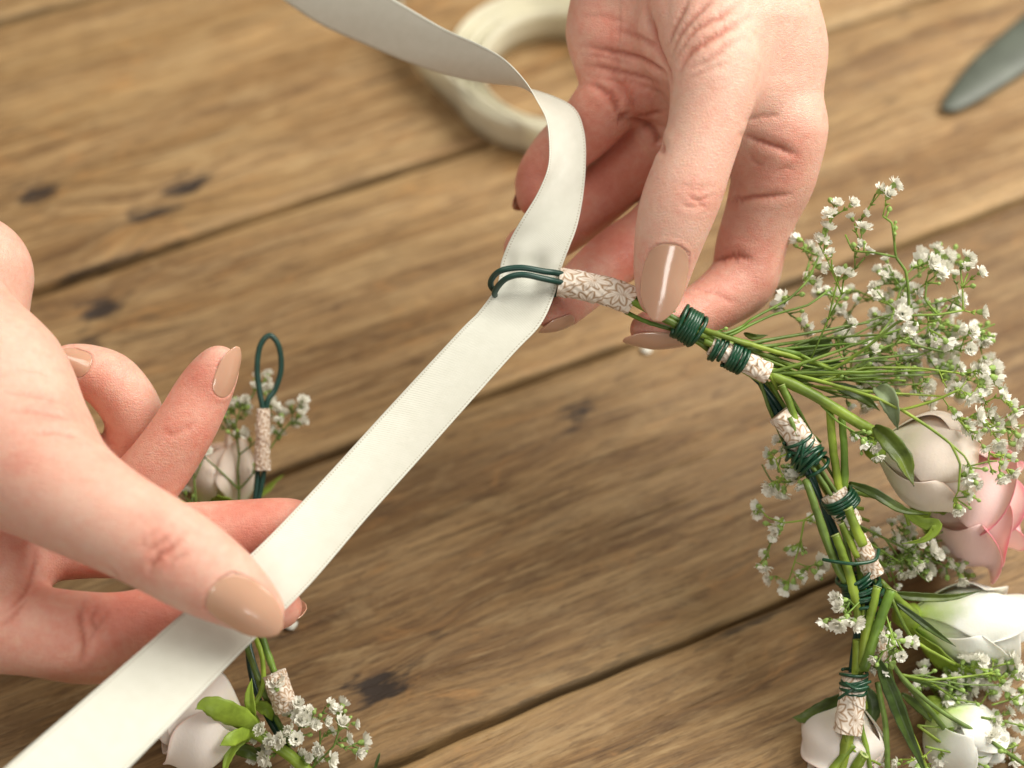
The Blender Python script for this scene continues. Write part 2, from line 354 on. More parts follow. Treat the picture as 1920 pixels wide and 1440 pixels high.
# ------------------------------------------------------------------ table top
def build_table():
    th = math.radians(24.4)
    du = Vector((math.cos(th), math.sin(th), 0)); dv = Vector((-math.sin(th), math.cos(th), 0))
    def vcoord(px, py): return ground(px, py).dot(dv)
    seams = [vcoord(75, 18), vcoord(753, 317), vcoord(890, 750), vcoord(1000, 1320)]
    w = abs(seams[0] - seams[1])
    vs = [seams[0] + 2 * w, seams[0] + w] + seams + [seams[-1] - w * 1.02, seams[-1] - 2 * w]
    # near-black bed added below the boards, blocks light from underneath so gaps stay dark
    hw = 0.55
    c = ground(960, 720)
    par = obj_from("table_top", [c + du * a + dv * b2 + Vector((0, 0, z)) for z in (-0.05, -0.030) for a, b2 in ((-hw, -hw), (hw, -hw), (hw, hw), (-hw, hw))],
                   [(3, 2, 1, 0), (4, 5, 6, 7), (0, 1, 5, 4), (1, 2, 6, 5), (2, 3, 7, 6), (3, 0, 4, 7)], UNDER, None, False, origin=(c.x, c.y, 0))
    par["kind"] = "structure"
    par.matrix_world.translation = (c.x, c.y, 0)
    # knots: photo position, long radius mm, short radius mm, strength
    K = [(348, 348, 13, 5, 1.0), (292, 394, 11, 4, 0.95), (255, 402, 6, 4, 0.9), (72, 362, 11, 7, 1.0), (190, 575, 9, 7, 1.0), (168, 640, 6, 5, .8), (708, 1285, 11, 6, 1.0),
         (1072, 775, 9, 8, 0.62), (1640, 165, 9, 8, .45), (1685, 25, 12, 5, .5), (1180, 1240, 26, 3.5, 0.62), (1400, 1160, 34, 4, 0.7), (490, 245, 10, 4, .3), (620, 130, 14, 5, .3),
         (820, 1195, 5, 3, .6), (30, 250, 14, 4, .5), (1500, 20, 10, 4, .3), (1820, 1090, 12, 5, .5), (1200, 1400, 14, 4, .35), (560, 560, 16, 4, .3)]
    kg = [(ground(k[0], k[1]), k[2] / 1000, k[3] / 1000, k[4]) for k in K]
    kuv = np.array([[g.dot(du), g.dot(dv), a, b2, s] for g, a, b2, s in kg])
    ulim = (c.dot(du) - 0.52, c.dot(du) + 0.52)
    nr = np.random.RandomState(3)
    for i in range(len(vs) - 1):
        v1, v0 = vs[i] - 0.0016, vs[i + 1] + 0.0016
        nu, nv = 420, 66
        U = np.linspace(ulim[0], ulim[1], nu)
        f = np.concatenate([[0, .006, .016, .03], np.linspace(.05, .95, nv - 8), [.97, .984, .994, 1]])
        uu, ff = np.meshgrid(U, f, indexing='ij')
        ph = nr.rand(8) * 6.28
        wob0 = 0.0007 * np.sin(uu * 11 + ph[0]) + 0.0003 * np.sin(uu * 43 + ph[1]) + .0002 * np.sin(uu * 211 + ph[2])
        wob1 = 0.0007 * np.sin(uu * 9 + ph[3]) + 0.0003 * np.sin(uu * 51 + ph[4]) + .0002 * np.sin(uu * 190 + ph[5])
        vv = v0 + (v1 - v0) * ff + wob0 * (1 - ff) + wob1 * ff
        dist = np.minimum(ff, 1 - ff) * (v1 - v0)
        z = -0.0016 * np.exp(-dist / 0.0009) - 0.0003 * np.exp(-dist / 0.004)
        z += 0.0004 * np.sin(vv * 180 + ph[6] + 2 * np.sin(uu * 9)) + 0.0004 * np.sin(uu * 23 + ph[7]) + nr.uniform(-0.0006, 0.0006)
        kr = np.zeros_like(z); kg_ = np.zeros_like(z)
        for ku, kv, a, b2, s in kuv:
            q = ((uu - ku) / a) ** 2 + ((vv - kv) / b2) ** 2
            q = q * (1 + 0.45 * np.sin(uu * 700 + vv * 300) * np.sin(vv * 900 + uu * 200))
            kr = np.maximum(kr, 0.9 * s * np.exp(-q * 0.9) + 0.22 * s * np.exp(-q * 0.12) * (0.5 + 0.5 * np.sin(np.sqrt(q) * 5)))
            q2 = ((uu - ku) / (a * 2.6)) ** 2 + ((vv - kv) / (b2 * 3.2)) ** 2
            kg_ += s * np.tanh((vv - kv) / b2) * np.exp(-q2) * 0.5
            z -= 0.0012 * (s > .8) * np.exp(-q * 1.4)
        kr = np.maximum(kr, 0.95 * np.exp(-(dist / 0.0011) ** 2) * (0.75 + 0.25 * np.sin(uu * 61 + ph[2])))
        edge = np.clip(np.exp(-dist / 0.0035) * (0.5 + 0.5 * np.sin(uu * 19 + ph[0]) * np.sin(uu * 7 + ph[1])), 0, 1)
        P = uu[..., None] * np.array(du) + vv[..., None] * np.array(dv); P[..., 2] = z
        top = P.reshape(-1, 3)
        idx = np.arange(nu * nv).reshape(nu, nv)
        quads = np.stack([idx[:-1, :-1], idx[1:, :-1], idx[1:, 1:], idx[:-1, 1:]], -1).reshape(-1, 4)
        # skirt down the long sides
        V = [top]; F = [quads]; base = nu * nv
        for side, flip in ((0, True), (nv - 1, False)):
            low = P[:, side, :].copy(); low[:, 2] = -0.028
            ids = base + np.arange(nu); base += nu; V.append(low)
            t0 = idx[:, side]
            q = np.stack([t0[:-1], t0[1:], ids[1:], ids[:-1]], -1)
            F.append(q[:, ::-1] if flip else q)
        V = np.vstack(V); F = np.vstack(F)
        ctr = du * 0.5 * sum(ulim) + dv * 0.5 * (v0 + v1)
        # mesh stored in plank axes so the grain runs along local x
        R3 = np.array([[du.x, dv.x, 0], [du.y, dv.y, 0], [0, 0, 1]])
        me = bpy.data.meshes.new("plank")
        me.from_pydata(((V - np.array(ctr)) @ R3).tolist(), [], F.tolist()); me.shade_smooth()
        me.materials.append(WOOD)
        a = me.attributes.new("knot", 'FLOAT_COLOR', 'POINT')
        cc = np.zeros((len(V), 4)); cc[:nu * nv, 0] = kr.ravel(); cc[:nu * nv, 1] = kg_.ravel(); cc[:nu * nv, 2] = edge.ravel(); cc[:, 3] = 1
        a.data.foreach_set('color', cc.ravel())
        o = bpy.data.objects.new("plank", me); col.objects.link(o)
        o.parent = par; o.location = ctr - Vector((c.x, c.y, 0)); o.rotation_euler = (0, 0, th)
build_table()

# ------------------------------------------------------------------ hands: one continuous surface from a signed distance field
def smin(a, b, k):
    h = np.clip(k - np.abs(a - b), 0, None) / k
    return np.minimum(a, b) - h * h * k * 0.25
def surface_nets(F, org, h):
    I = F < 0
    nx, ny, nz = F.shape
    c = np.zeros((nx - 1, ny - 1, nz - 1), np.int8)
    for dx in (0, 1):
        for dy in (0, 1):
            for dz in (0, 1):
                c += I[dx:nx - 1 + dx, dy:ny - 1 + dy, dz:nz - 1 + dz]
    act = np.argwhere((c > 0) & (c < 8))
    idm = np.full(c.shape, -1, np.int64); idm[tuple(act.T)] = np.arange(len(act))
    pos = np.zeros((len(act), 3)); cnt = np.zeros(len(act))
    corners = [(x, y, z) for x in (0, 1) for y in (0, 1) for z in (0, 1)]
    for a in corners:
        for ax in range(3):
            if a[ax]: continue
            b = list(a); b[ax] = 1
            fa = F[act[:, 0] + a[0], act[:, 1] + a[1], act[:, 2] + a[2]]
            fb = F[act[:, 0] + b[0], act[:, 1] + b[1], act[:, 2] + b[2]]
            mk = (fa < 0) != (fb < 0)
            t = fa[mk] / (fa[mk] - fb[mk])
            p = np.tile(np.array(a, float), (mk.sum(), 1)); p[:, ax] += t
            pos[mk] += p; cnt[mk] += 1
    V = (act + pos / cnt[:, None]) * h + org
    faces = []
    for ax in range(3):
        o1, o2 = (ax + 1) % 3, (ax + 2) % 3
        sl0 = [slice(None)] * 3; sl1 = [slice(None)] * 3
        sl0[ax] = slice(0, F.shape[ax] - 1); sl1[ax] = slice(1, F.shape[ax])
        A = I[tuple(sl0)]; B = I[tuple(sl1)]
        e = np.argwhere(A != B)
        e = e[(e[:, o1] > 0) & (e[:, o2] > 0) & (e[:, o1] < F.shape[o1] - 1) & (e[:, o2] < F.shape[o2] - 1)]
        s = A[tuple(e.T)]
        def cell(d1, d2):
            q = e.copy(); q[:, o1] -= d1; q[:, o2] -= d2
            return idm[tuple(q.T)]
        q = np.stack([cell(1, 1), cell(0, 1), cell(0, 0), cell(1, 0)], -1)
        q[~s] = q[~s][:, ::-1]
        faces.append(q)
    return V, np.vstack(faces)

def cone_sd(G, a, b, ra, rb, zs):
    k = np.array([1, 1, 1 / zs])
    ba = (b - a) * k; L2 = ba.dot(ba) + 1e-9
    X = (G[0] - a[0]); Y = (G[1] - a[1]); Z = (G[2] - a[2]) * k[2]
    t = np.clip((X * ba[0] + Y * ba[1] + Z * ba[2]) / L2, 0, 1)
    d = np.sqrt((X - t * ba[0]) ** 2 + (Y - t * ba[1]) ** 2 + (Z - t * ba[2]) ** 2)
    return (d - (ra + (rb - ra) * t)) * (1.0 if zs > 0.99 else 0.5 + 0.5 * zs)

def build_hand(name, palm, fingers, creases, reds, nails, label, h=0.47, lim=None):
    """palm: list of (p, q, zscale); fingers: dict name -> (joint list, k, zscale). joints: (px,py,t,rpx)"""
    allp = [j for seg in palm for j in seg[:2]] + [j for f in fingers for j in f[0]]
    lo = np.full(3, 1e9); hi = np.full(3, -1e9)
    for px, py, t, r in allp:
        c = cs(px, py, t); rr = r * S * (500 - t) / 500
        lo = np.minimum(lo, c - rr - 2); hi = np.maximum(hi, c + rr + 2)
    if lim is not None:
        lo = np.maximum(lo, lim[0]); hi = np.minimum(hi, lim[1])
    n = np.ceil((hi - lo) / h).astype(int) + 1
    ax = [lo[i] + h * np.arange(n[i]) for i in range(3)]
    def chain(base, pts, k, zs, sub=5):
        J = np.array([[*cs(p[0], p[1], p[2]), p[3] * S * (500 - p[2]) / 500] for p in pts])
        J = spline(J, sub) if len(J) > 2 else J
        for i in range(len(J) - 1):
            a, b = J[i], J[i + 1]
            m = max(a[3], b[3]) + 7
            l = np.minimum(a[:3], b[:3]) - m; u = np.maximum(a[:3], b[:3]) + m
            i0 = [max(0, int((l[q] - lo[q]) / h)) for q in range(3)]
            i1 = [min(n[q], int((u[q] - lo[q]) / h) + 2) for q in range(3)]
            if any(i1[q] <= i0[q] for q in range(3)): continue
            sl = tuple(slice(i0[q], i1[q]) for q in range(3))
            G = (ax[0][sl[0]][:, None, None], ax[1][sl[1]][None, :, None], ax[2][sl[2]][None, None, :])
            d = cone_sd(G, a[:3], b[:3], a[3], b[3], zs).astype(np.float32)
            base[sl] = smin(base[sl], d, k)
    P = np.full(n, 60.0, np.float32)
    for p, q, zs in palm:
        chain(P, [p, q], 9.0, zs)
    H = P.copy()
    for pts, k, zs in fingers:
        Fg = np.full(n, 60.0, np.float32)
        chain(Fg, pts, 1.2, zs)
        H = smin(H, smin(P, Fg, k), 0.8)
    for q in range(3):
        sl = [slice(None)] * 3
        for e in (0, -1):
            sl[q] = e; H[tuple(sl)] = np.maximum(H[tuple(sl)], 0.3)
    V, F = surface_nets(H, lo, h)
    # light smoothing of the net
    E = np.vstack([F[:, [0, 1]], F[:, [1, 2]], F[:, [2, 3]], F[:, [3, 0]]])
    deg = np.bincount(E.ravel(), minlength=len(V)).astype(float)
    def smooth(V, lam):
        A = np.zeros_like(V)
        for q in range(3):
            A[:, q] = np.bincount(E[:, 0], V[E[:, 1], q], len(V)) + np.bincount(E[:, 1], V[E[:, 0], q], len(V))
        return V + lam * (A / deg[:, None] - V)
    for _ in range(3):
        V = smooth(V, 0.5); V = smooth(V, -0.35)
    def normals(V):
        nrm = np.cross(V[F[:, 2]] - V[F[:, 0]], V[F[:, 3]] - V[F[:, 1]])
        N = np.zeros_like(V)
        for c in range(4):
            for q in range(3):
                N[:, q] += np.bincount(F[:, c], nrm[:, q], len(V))
        return N / (np.linalg.norm(N, axis=1)[:, None] + 1e-12)
    N = normals(V)
    if N[:, 2][V[:, 2] > np.percentile(V[:, 2], 99)].mean() < 0:
        F = F[:, ::-1]; N = -N
    dd = 500 - V[:, 2]
    px = 960 + V[:, 0] * 500 / dd / S; py = 720 - V[:, 1] * 500 / dd / S
    crease = np.zeros(len(V)); disp = np.zeros(len(V)); crj = random.Random(5)
    def onto(x, y):
        m = np.where((np.abs(px - x) < 4) & (np.abs(py - y) < 4) & (N[:, 2] > -0.2))[0]
        if len(m) == 0: return None
        return V[m[np.argmax(V[m, 2])]]
    def field(pts, w, reach):
        lo_, hi_ = pts.min(0) - reach, pts.max(0) + reach
        m = np.where(((V > lo_) & (V < hi_)).all(1))[0]
        if len(m) == 0: return m, None
        d = np.full(len(m), 1e9)
        for p in pts:
            d = np.minimum(d, ((V[m] - p) ** 2).sum(1))
        return m, np.sqrt(d)
    for pl, depth, w in creases:
        depth *= 0.62; w *= 0.62
        sp = spline([(a + crj.uniform(-2, 2), b + crj.uniform(-2, 2)) for a, b in pl], 22)
        pts = [onto(*q) for q in sp]
        fade = np.array([min(1, 3.5 * (i + 0.6) / len(pts), 3.5 * (len(pts) - i - .4) / len(pts)) for i in range(len(pts))])
        ok = [i for i, p in enumerate(pts) if p is not None]
        if not ok: continue
        pa = np.array([pts[i] for i in ok]); fa = fade[ok]
        lo_, hi_ = pa.min(0) - 5 * w, pa.max(0) + 5 * w
        m = np.where(((V > lo_) & (V < hi_)).all(1))[0]
        d = np.full(len(m), 1e9); fd = np.zeros(len(m))
        for p, f in zip(pa, fa):
            q = np.sqrt(((V[m] - p) ** 2).sum(1)); b = q < d
            d[b] = q[b]; fd[b] = f
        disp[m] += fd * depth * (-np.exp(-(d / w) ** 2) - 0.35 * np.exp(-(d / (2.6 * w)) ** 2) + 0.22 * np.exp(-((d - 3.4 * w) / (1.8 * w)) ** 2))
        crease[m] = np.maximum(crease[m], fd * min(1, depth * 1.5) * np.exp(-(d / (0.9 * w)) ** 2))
    V = V + N * disp[:, None]
    # fingernails follow the finger and seat into the skin
    naildata = []
    for (bx, by, bt), (tx, ty, tt), hw, nrm, R, bow in nails:
        b = cs(bx, by, bt); e = cs(tx, ty, tt); a = e - b; Ln = np.linalg.norm(a); a /= Ln
        nn = np.array(nrm, float); nn -= a * nn.dot(a); nn /= np.linalg.norm(nn); sd = np.cross(a, nn)
        hwm = hw * S * (500 - bt) / 500
        lo_, hi_ = np.minimum(b, e) - 12, np.maximum(b, e) + 12
        m = np.where(((V > lo_) & (V < hi_)).all(1) & (N @ nn > 0.0))[0]
        loc = V[m] - b; LA = loc @ a; LS = loc @ sd; LZ = loc @ nn
        keep = (np.abs(LZ) < 7) & (np.abs(LS) < hwm * 1.8) & (LA > -4) & (LA < Ln + 4)
        m, LA, LS, LZ = m[keep], LA[keep], LS[keep], LZ[keep]
        def skin_h(x, y):
            q = (LA - x) ** 2 + (LS - y) ** 2
            k = np.argsort(q)[:10]
            if q[k[0]] > 1.6: return None
            w_ = np.exp(-q[k] / 0.5); return float((LZ[k] * w_).sum() / (w_.sum() + 1e-12))
        hp, hm = skin_h(0.3 * Ln, 0.75 * hwm), skin_h(0.3 * Ln, -0.75 * hwm)
        if hp is not None and hm is not None:
            sl = max(-0.5, min(0.5, (hp - hm) / (1.5 * hwm)))
            n2 = nn - sl * sd; n2 /= np.linalg.norm(n2)
            nn = n2; sd = np.cross(a, nn)
            LS = (V[m] - b) @ sd; LZ = (V[m] - b) @ nn
        h0 = skin_h(0.12 * Ln, 0.0); h1 = skin_h(0.5 * Ln, 0.0)
        if h0 is None: h0 = 0.0
        if h1 is None: h1 = h0
        zt = h1 - 0.25 * (h0 - h1) - 0.9                    # free edge dips slightly
        nu, nv = 17, 27
        pts = []; zc = []
        for j in range(nv):
            v = j / (nv - 1)
            if v < 0.5: wv = 0.86 + 0.14 * min(1, v / 0.25)
            else: wv = max(0.0, 1 - ((v - 0.5) / 0.52) ** 2.4) ** 0.8
            wv = max(wv, 0.12)
            for i in range(nu):
                u = -1 + 2 * i / (nu - 1)
                x = u * hwm * wv
                la = Ln * (v + 0.15 * abs(u) ** 2.6 * max(0, 1 - v / 0.45))
                f = la / Ln
                own = h0 + (h1 - h0) * min(f / 0.5, 1) if f < 0.5 else h1 + (zt - h1) * ((f - 0.5) / 0.5) ** 1.6
                own += 0.30 - (R - math.sqrt(max(0.01, R * R - x * x)))
                sk = skin_h(la, x) if f < 0.85 else None
                if sk is None: z = own
                else:
                    g_ = min(1, max(0, (f - 0.25) / 0.45)); g_ = g_ * g_ * (3 - 2 * g_)
                    sk = min(max(sk, own - 1.4), own + 0.5) + 0.10
                    z = sk * (1 - g_) * 0.75 + own * (1 - (1 - g_) * 0.75)
                    z -= 0.12 * max(0, 1 - f / 0.12)
                pts.append(b + a * la + sd * x + nn * z)
        pts = np.array(pts)
        # fair the plate so it stays smooth
        g = pts.reshape(nv, nu, 3).copy()
        hz = (g - b) @ nn
        for _ in range(6):
            q = hz.copy(); q[1:-1, 1:-1] = (hz[:-2, 1:-1] + hz[2:, 1:-1] + hz[1:-1, :-2] + hz[1:-1, 2:]) / 4
            q[1:-1, 0] = (hz[:-2, 0] + hz[2:, 0]) / 2; q[1:-1, -1] = (hz[:-2, -1] + hz[2:, -1]) / 2
            g += nn * (q - hz)[..., None]; hz = q
        pts = g.reshape(-1, 3)
        naildata.append((pts, nn, nu, nv))
        pl = np.stack([(pts - b) @ a, (pts - b) @ sd, (pts - b) @ nn], 1)
        rim = np.vstack([g[0], g[:int(nv * .75), 0], g[:int(nv * .75), -1]]); rl = np.stack([(rim - b) @ a, (rim - b) @ sd], 1)
        if len(m):
            d2 = np.full(len(m), 1e9); zz = np.zeros(len(m))
            for p in pl:
                q = (LA - p[0]) ** 2 + (LS - p[1]) ** 2; bt_ = q < d2; d2[bt_] = q[bt_]; zz[bt_] = p[2]
            dr = np.full(len(m), 1e9)
            for p in rl: dr = np.minimum(dr, (LA - p[0]) ** 2 + (LS - p[1]) ** 2)
            dr = np.sqrt(dr); vq = LA / Ln; uq = LS / hwm
            wq = np.where(vq < 0.5, 0.86 + 0.14 * np.minimum(1, vq / 0.25), np.maximum(0.0, 1 - np.clip((vq - 0.5) / 0.52, 0, 1) ** 2.4) ** 0.8)
            near = (np.abs(uq) < wq) & (vq > 0.15 * np.abs(uq) ** 2.6 * np.clip(1 - vq / 0.45, 0, 1)) & (vq < 1.0)
            sink = np.where(near, np.minimum(0, zz - 0.06 - 0.55 * np.minimum(dr / 1.0, 1) - LZ), 0.0)
            lift = np.where(~near & (np.sqrt(d2) < 2.2) & (LA < 0.7 * Ln), 0.15 * np.exp(-((np.sqrt(d2) - 0.8) / 0.8) ** 2), 0.0)
            V[m] += nn * (sink + lift)[:, None]
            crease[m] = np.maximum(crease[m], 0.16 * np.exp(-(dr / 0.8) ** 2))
    # redness of the skin
    red = np.full(len(V), 0.24); 
    for x, y, t, rr, val in reds:
        c = cs(x, y, t); q = ((V - c) ** 2).sum(1) / (rr * S) ** 2
        red += (min(val, 0.24 + 0.76 * (val - 0.24)) - red) * np.exp(-q)
    Vw = c2w_np(V)
    root = np.array(c2w(cs(*palm[-1][1][:3])))
    o = obj_from(name, Vw, F.tolist(), SKIN, origin=root)
    at = o.data.attributes.new("tone", 'FLOAT_COLOR', 'POINT')
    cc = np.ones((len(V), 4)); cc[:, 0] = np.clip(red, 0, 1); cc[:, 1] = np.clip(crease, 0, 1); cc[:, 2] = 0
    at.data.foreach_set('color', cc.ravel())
    tag(o, label, "hand")
    o.matrix_world.translation = Vector(root)
    for pts, nn, nu, nv in naildata:
        vv_ = np.repeat(np.linspace(0, 1, nv), nu)[:, None]
        top = pts + nn * (0.03 + 0.15 * np.minimum(1, vv_ / 0.3)); bot = pts - nn * 0.30
        V2 = c2w_np(np.vstack([top, bot])); k = nu * nv; Fc = []
        for j in range(nv - 1):
            for i in range(nu - 1):
                q = (j * nu + i, j * nu + i + 1, (j + 1) * nu + i + 1, (j + 1) * nu + i)
                Fc.append(q[::-1]); Fc.append(tuple(k + z for z in q))
        ring = [i for i in range(nu)] + [j * nu + nu - 1 for j in range(1, nv)] + [(nv - 1) * nu + i for i in range(nu - 2, -1, -1)] + [j * nu for j in range(nv - 2, 0, -1)]
        for i in range(len(ring)):
            a_, b_ = ring[i], ring[(i + 1) % len(ring)]
            Fc.append((a_, b_, k + b_, k + a_))
        nob = obj_from("fingernail", V2, Fc, NAIL, o)
        md = nob.modifiers.new("round", 'SUBSURF'); md.levels = 1; md.render_levels = 1
    return o

# the wearer's left hand, reaching in from the top of the table, holds the stems
palmA = [((1395, 40, -2, 100), (1398, 150, -3, 78), 0.8), ((1300, 60, -8, 92), (1340, 190, -6, 72), 0.85), ((1330, -90, -4, 108), (1300, 60, -6, 96), 0.8),
         ((1448, 235, -14, 92), (1440, 90, -14, 94), 0.85), ((1440, 90, -14, 94), (1415, -90, -14, 100), 0.85),
         ((1160, 165, -24, 68), (1152, 60, -22, 74), 0.85), ((1152, 60, -22, 74), (1175, -90, -20, 96), 0.85),
         ((1240, 150, -26, 80), (1370, 215, -22, 80), 0.8), ((1250, 40, -22, 90), (1380, 40, -18, 100), 0.7),
         ((1200, -120, -16, 110), (1400, -120, -14, 110), 0.7), ((1230, -120, -14, 120), (1250, -480, -8, 125), 0.75), ((1380, -120, -14, 120), (1360, -480, -8, 125), 0.75)]
fingersA = [
    ([(1335, 40, 2, 98), (1342, 130, 9, 86), (1327, 222, 12, 70), (1306, 293, 13, 67), (1282, 359, 13, 70), (1263, 415, 12, 66), (1247, 480, 10, 56), (1239, 530, 9, 45), (1235, 560, 8, 34)], 7.0, 0.9),
    ([(1460, 240, -14, 87), (1452, 325, -18, 77), (1427, 400, -22, 65), (1408, 462, -25, 63), (1394, 522, -25, 61), (1348, 562, -20, 53), (1290, 596, -13, 46), (1240, 614, -9, 38), (1212, 618, -8, 30)], 5.0, 1.0),
    ([(1325, 270, -30, 66), (1282, 360, -34, 60), (1228, 432, -35, 56), (1150, 485, -28, 52), (1088, 540, -18, 46), (1054, 574, -13, 38), (1036, 590, -10, 28)], 4.0, 1.0),
    ([(1245, 220, -30, 62), (1192, 300, -36, 57), (1120, 370, -42, 54), (1055, 425, -40, 50), (1000, 460, -33, 43), (982, 468, -30, 36)], 1.2, 1.0),
    ([(1145, 185, -22, 62), (1100, 240, -28, 55), (1050, 285, -34, 50), (1016, 332, -36, 45), (1006, 372, -34, 36)], 1.2, 1.0)]
creA = [([(1206, -5), (1211, 31), (1221, 65), (1229, 91), (1247, 135), (1256, 160)], 1.9, 2.2),
        ([(1266, 148), (1284, 104), (1320, 78), (1372, 47), (1415, 28)], 1.0, 1.7), ([(1253, 112), (1268, 70), (1294, 34), (1320, 10), (1338, -8)], 0.9, 1.6),
        ([(1247, 96), (1258, 57), (1276, 21), (1290, -6)], 0.8, 1.5), ([(1258, 118), (1289, 68), (1320, 44), (1359, 23), (1392, -4)], 0.9, 1.6), ([(1285, 128), (1320, 112), (1359, 86), (1402, 66)], 0.6, 1.6),
        ([(1275, 158), (1300, 138), (1340, 122), (1380, 110)], 0.35, 1.4),
        ([(1078, 87), (1138, 96), (1190, 109), (1229, 130), (1250, 147)], 1.5, 1.6), ([(1148, 56), (1190, 68), (1216, 83), (1230, 100)], 0.9, 1.5), ([(1084, 124), (1138, 130), (1190, 143), (1244, 163)], 1.0, 1.5),
        ([(1085, 106), (1140, 113), (1180, 122)], 0.5, 1.3), ([(1080, 30), (1130, 34), (1185, 50)], 0.4, 1.4), ([(1090, 142), (1150, 146), (1215, 166), (1245, 182)], 0.5, 1.3),
        ([(1083, 154), (1112, 154), (1143, 177), (1161, 203), (1170, 221)], 1.7, 1.6), ([(1169, 227), (1195, 229), (1221, 247), (1237, 273), (1241, 287)], 1.8, 1.6),
        ([(1160, 226), (1172, 223), (1188, 217)], 2.6, 2.2), ([(1186, 226), (1216, 219), (1240, 209)], 0.8, 1.4),
        ([(1386, 253), (1425, 268), (1464, 281), (1503, 295)], 1.3, 1.4), ([(1352, 373), (1399, 371), (1445, 369), (1490, 367)], 1.1, 1.3), ([(1332, 486), (1370, 478), (1412, 490)], 1.1, 1.4),
        ([(1397, 230), (1430, 222), (1470, 217)], 0.5, 1.4), ([(1400, 284), (1412, 305), (1428, 312)], 0.5, 1.3), ([(1300, 540), (1345, 545), (1390, 575)], 0.5, 1.2), ([(1440, 330), (1470, 320), (1495, 322)], 0.3, 1.2),
        ([(1262, 342), (1290, 352), (1318, 360), (1352, 350)], 0.22, 0.8), ([(1290, 366), (1312, 378), (1346, 368)], 0.34, 0.8), ([(1272, 378), (1296, 392), (1318, 390), (1336, 396)], 0.26, 0.8), ([(1300, 348), (1322, 352), (1340, 342)], 0.18, 0.8),
        ([(1304, 372), (1316, 386), (1312, 398)], 0.2, 0.7), ([(1215, 470), (1208, 500), (1206, 530)], 0.25, 0.8)]
redA = [(1305, 372, 22, 45, 0.52), (1245, 520, 14, 60, 0.45), (1470, 310, -6, 80, 0.62), (1400, 480, -18, 80, 0.72), (1340, 570, -14, 70, 0.75), (1230, 615, -8, 60, 0.7),
        (1150, 480, -24, 90, 0.95), (1050, 580, -10, 60, 0.75), (1130, 340, -36, 90, 0.85), (1190, 280, -30, 60, 0.85), (1000, 440, -30, 70, 0.95), (1110, 230, -22, 70, 0.72), (1000, 330, -30, 70, 0.95),
        (1150, 90, -14, 110, 0.62), (1160, 170, -14, 70, 0.80), (1310, 70, 10, 60, 0.34), (1240, 140, -6, 50, 0.6), (1400, 40, 0, 120, 0.18)]
nailA = [((1259, 455, 18.4), (1231, 602, 11.0), 43, (0.16, 0.05, 1), 9.5, 0.8),
         ((1290, 640, -9), (1172, 612, -7.0), 33, (0.05, -1, 0.50), 7.0, 0.5),
         ((1075, 600, -12), (1008, 610, -9), 34, (-0.25, -0.8, -0.1), 7.0, 0.4),
         ((1000, 345, -40), (967, 392, -36), 26, (-1, 0.05, 0.1), 6.0, 0.4)]
LIM_A = (np.array([-200, -200, -80.]), np.array([200, cs(1300, -420, -10)[1], 60.]))
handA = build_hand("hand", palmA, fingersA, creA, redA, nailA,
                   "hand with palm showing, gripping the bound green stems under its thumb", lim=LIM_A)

# the wearer's right hand, coming in from the left, pulls the ribbon
palmB = [((-160, 610, 14, 175), (-40, 760, 24, 170), 0.7), ((-40, 760, 24, 170), (40, 850, 30, 130), 0.75),
         ((-60, 520, -8, 118), (-90, 640, -6, 130), 0.8), ((-100, 900, 6, 170), (-40, 1040, 10, 120), 0.7),
         ((60, 930, 4, 95), (120, 1000, 4, 78), 0.85), ((100, 850, -8, 90), (170, 920, -10, 70), 0.85), ((10, 1088, 16, 62), (-60, 1060, 16, 90), 1.0),
         ((-260, 560, 0, 170), (-200, 900, 0, 170), 0.7), ((-220, 640, 0, 180), (-620, 560, 0, 180), 0.7), ((-220, 800, 0, 180), (-620, 720, 0, 180), 0.7)]
fingersB = [
    ([(0, 815, 28, 145), (55, 868, 34, 128), (124, 922, 39, 109), (206, 971, 43, 95), (300, 1022, 45, 88), (365, 1062, 44, 82), (422, 1098, 41, 70), (466, 1128, 39.5, 53), (494, 1150, 39, 38)], 7.0, 0.85),
    ([(-60, 1165, 20, 92), (60, 1182, 22, 82), (160, 1196, 20, 83), (230, 1190, 16, 77), (330, 1160, 13, 66), (430, 1142, 12, 58), (505, 1138, 12, 45), (532, 1138, 12, 32)], 5.0, 1.0),
    ([(60, 1000, 0, 78), (200, 1012, 2, 70), (320, 1012, 3, 67), (440, 1002, 3, 62), (530, 988, 4, 52), (570, 986, 5, 40)], 4.0, 1.0),
    ([(220, 960, -4, 66), (285, 890, -2, 61), (340, 812, 0, 56), (378, 742, 0, 51), (400, 702, 2, 42), (412, 682, 3, 32)], 3.0, 1.0),
    ([(170, 910, -20, 62), (235, 855, -18, 54), (252, 785, -12, 53), (212, 720, -8, 53), (165, 695, -7, 46), (128, 684, -7, 36)], 2.5, 1.0)]
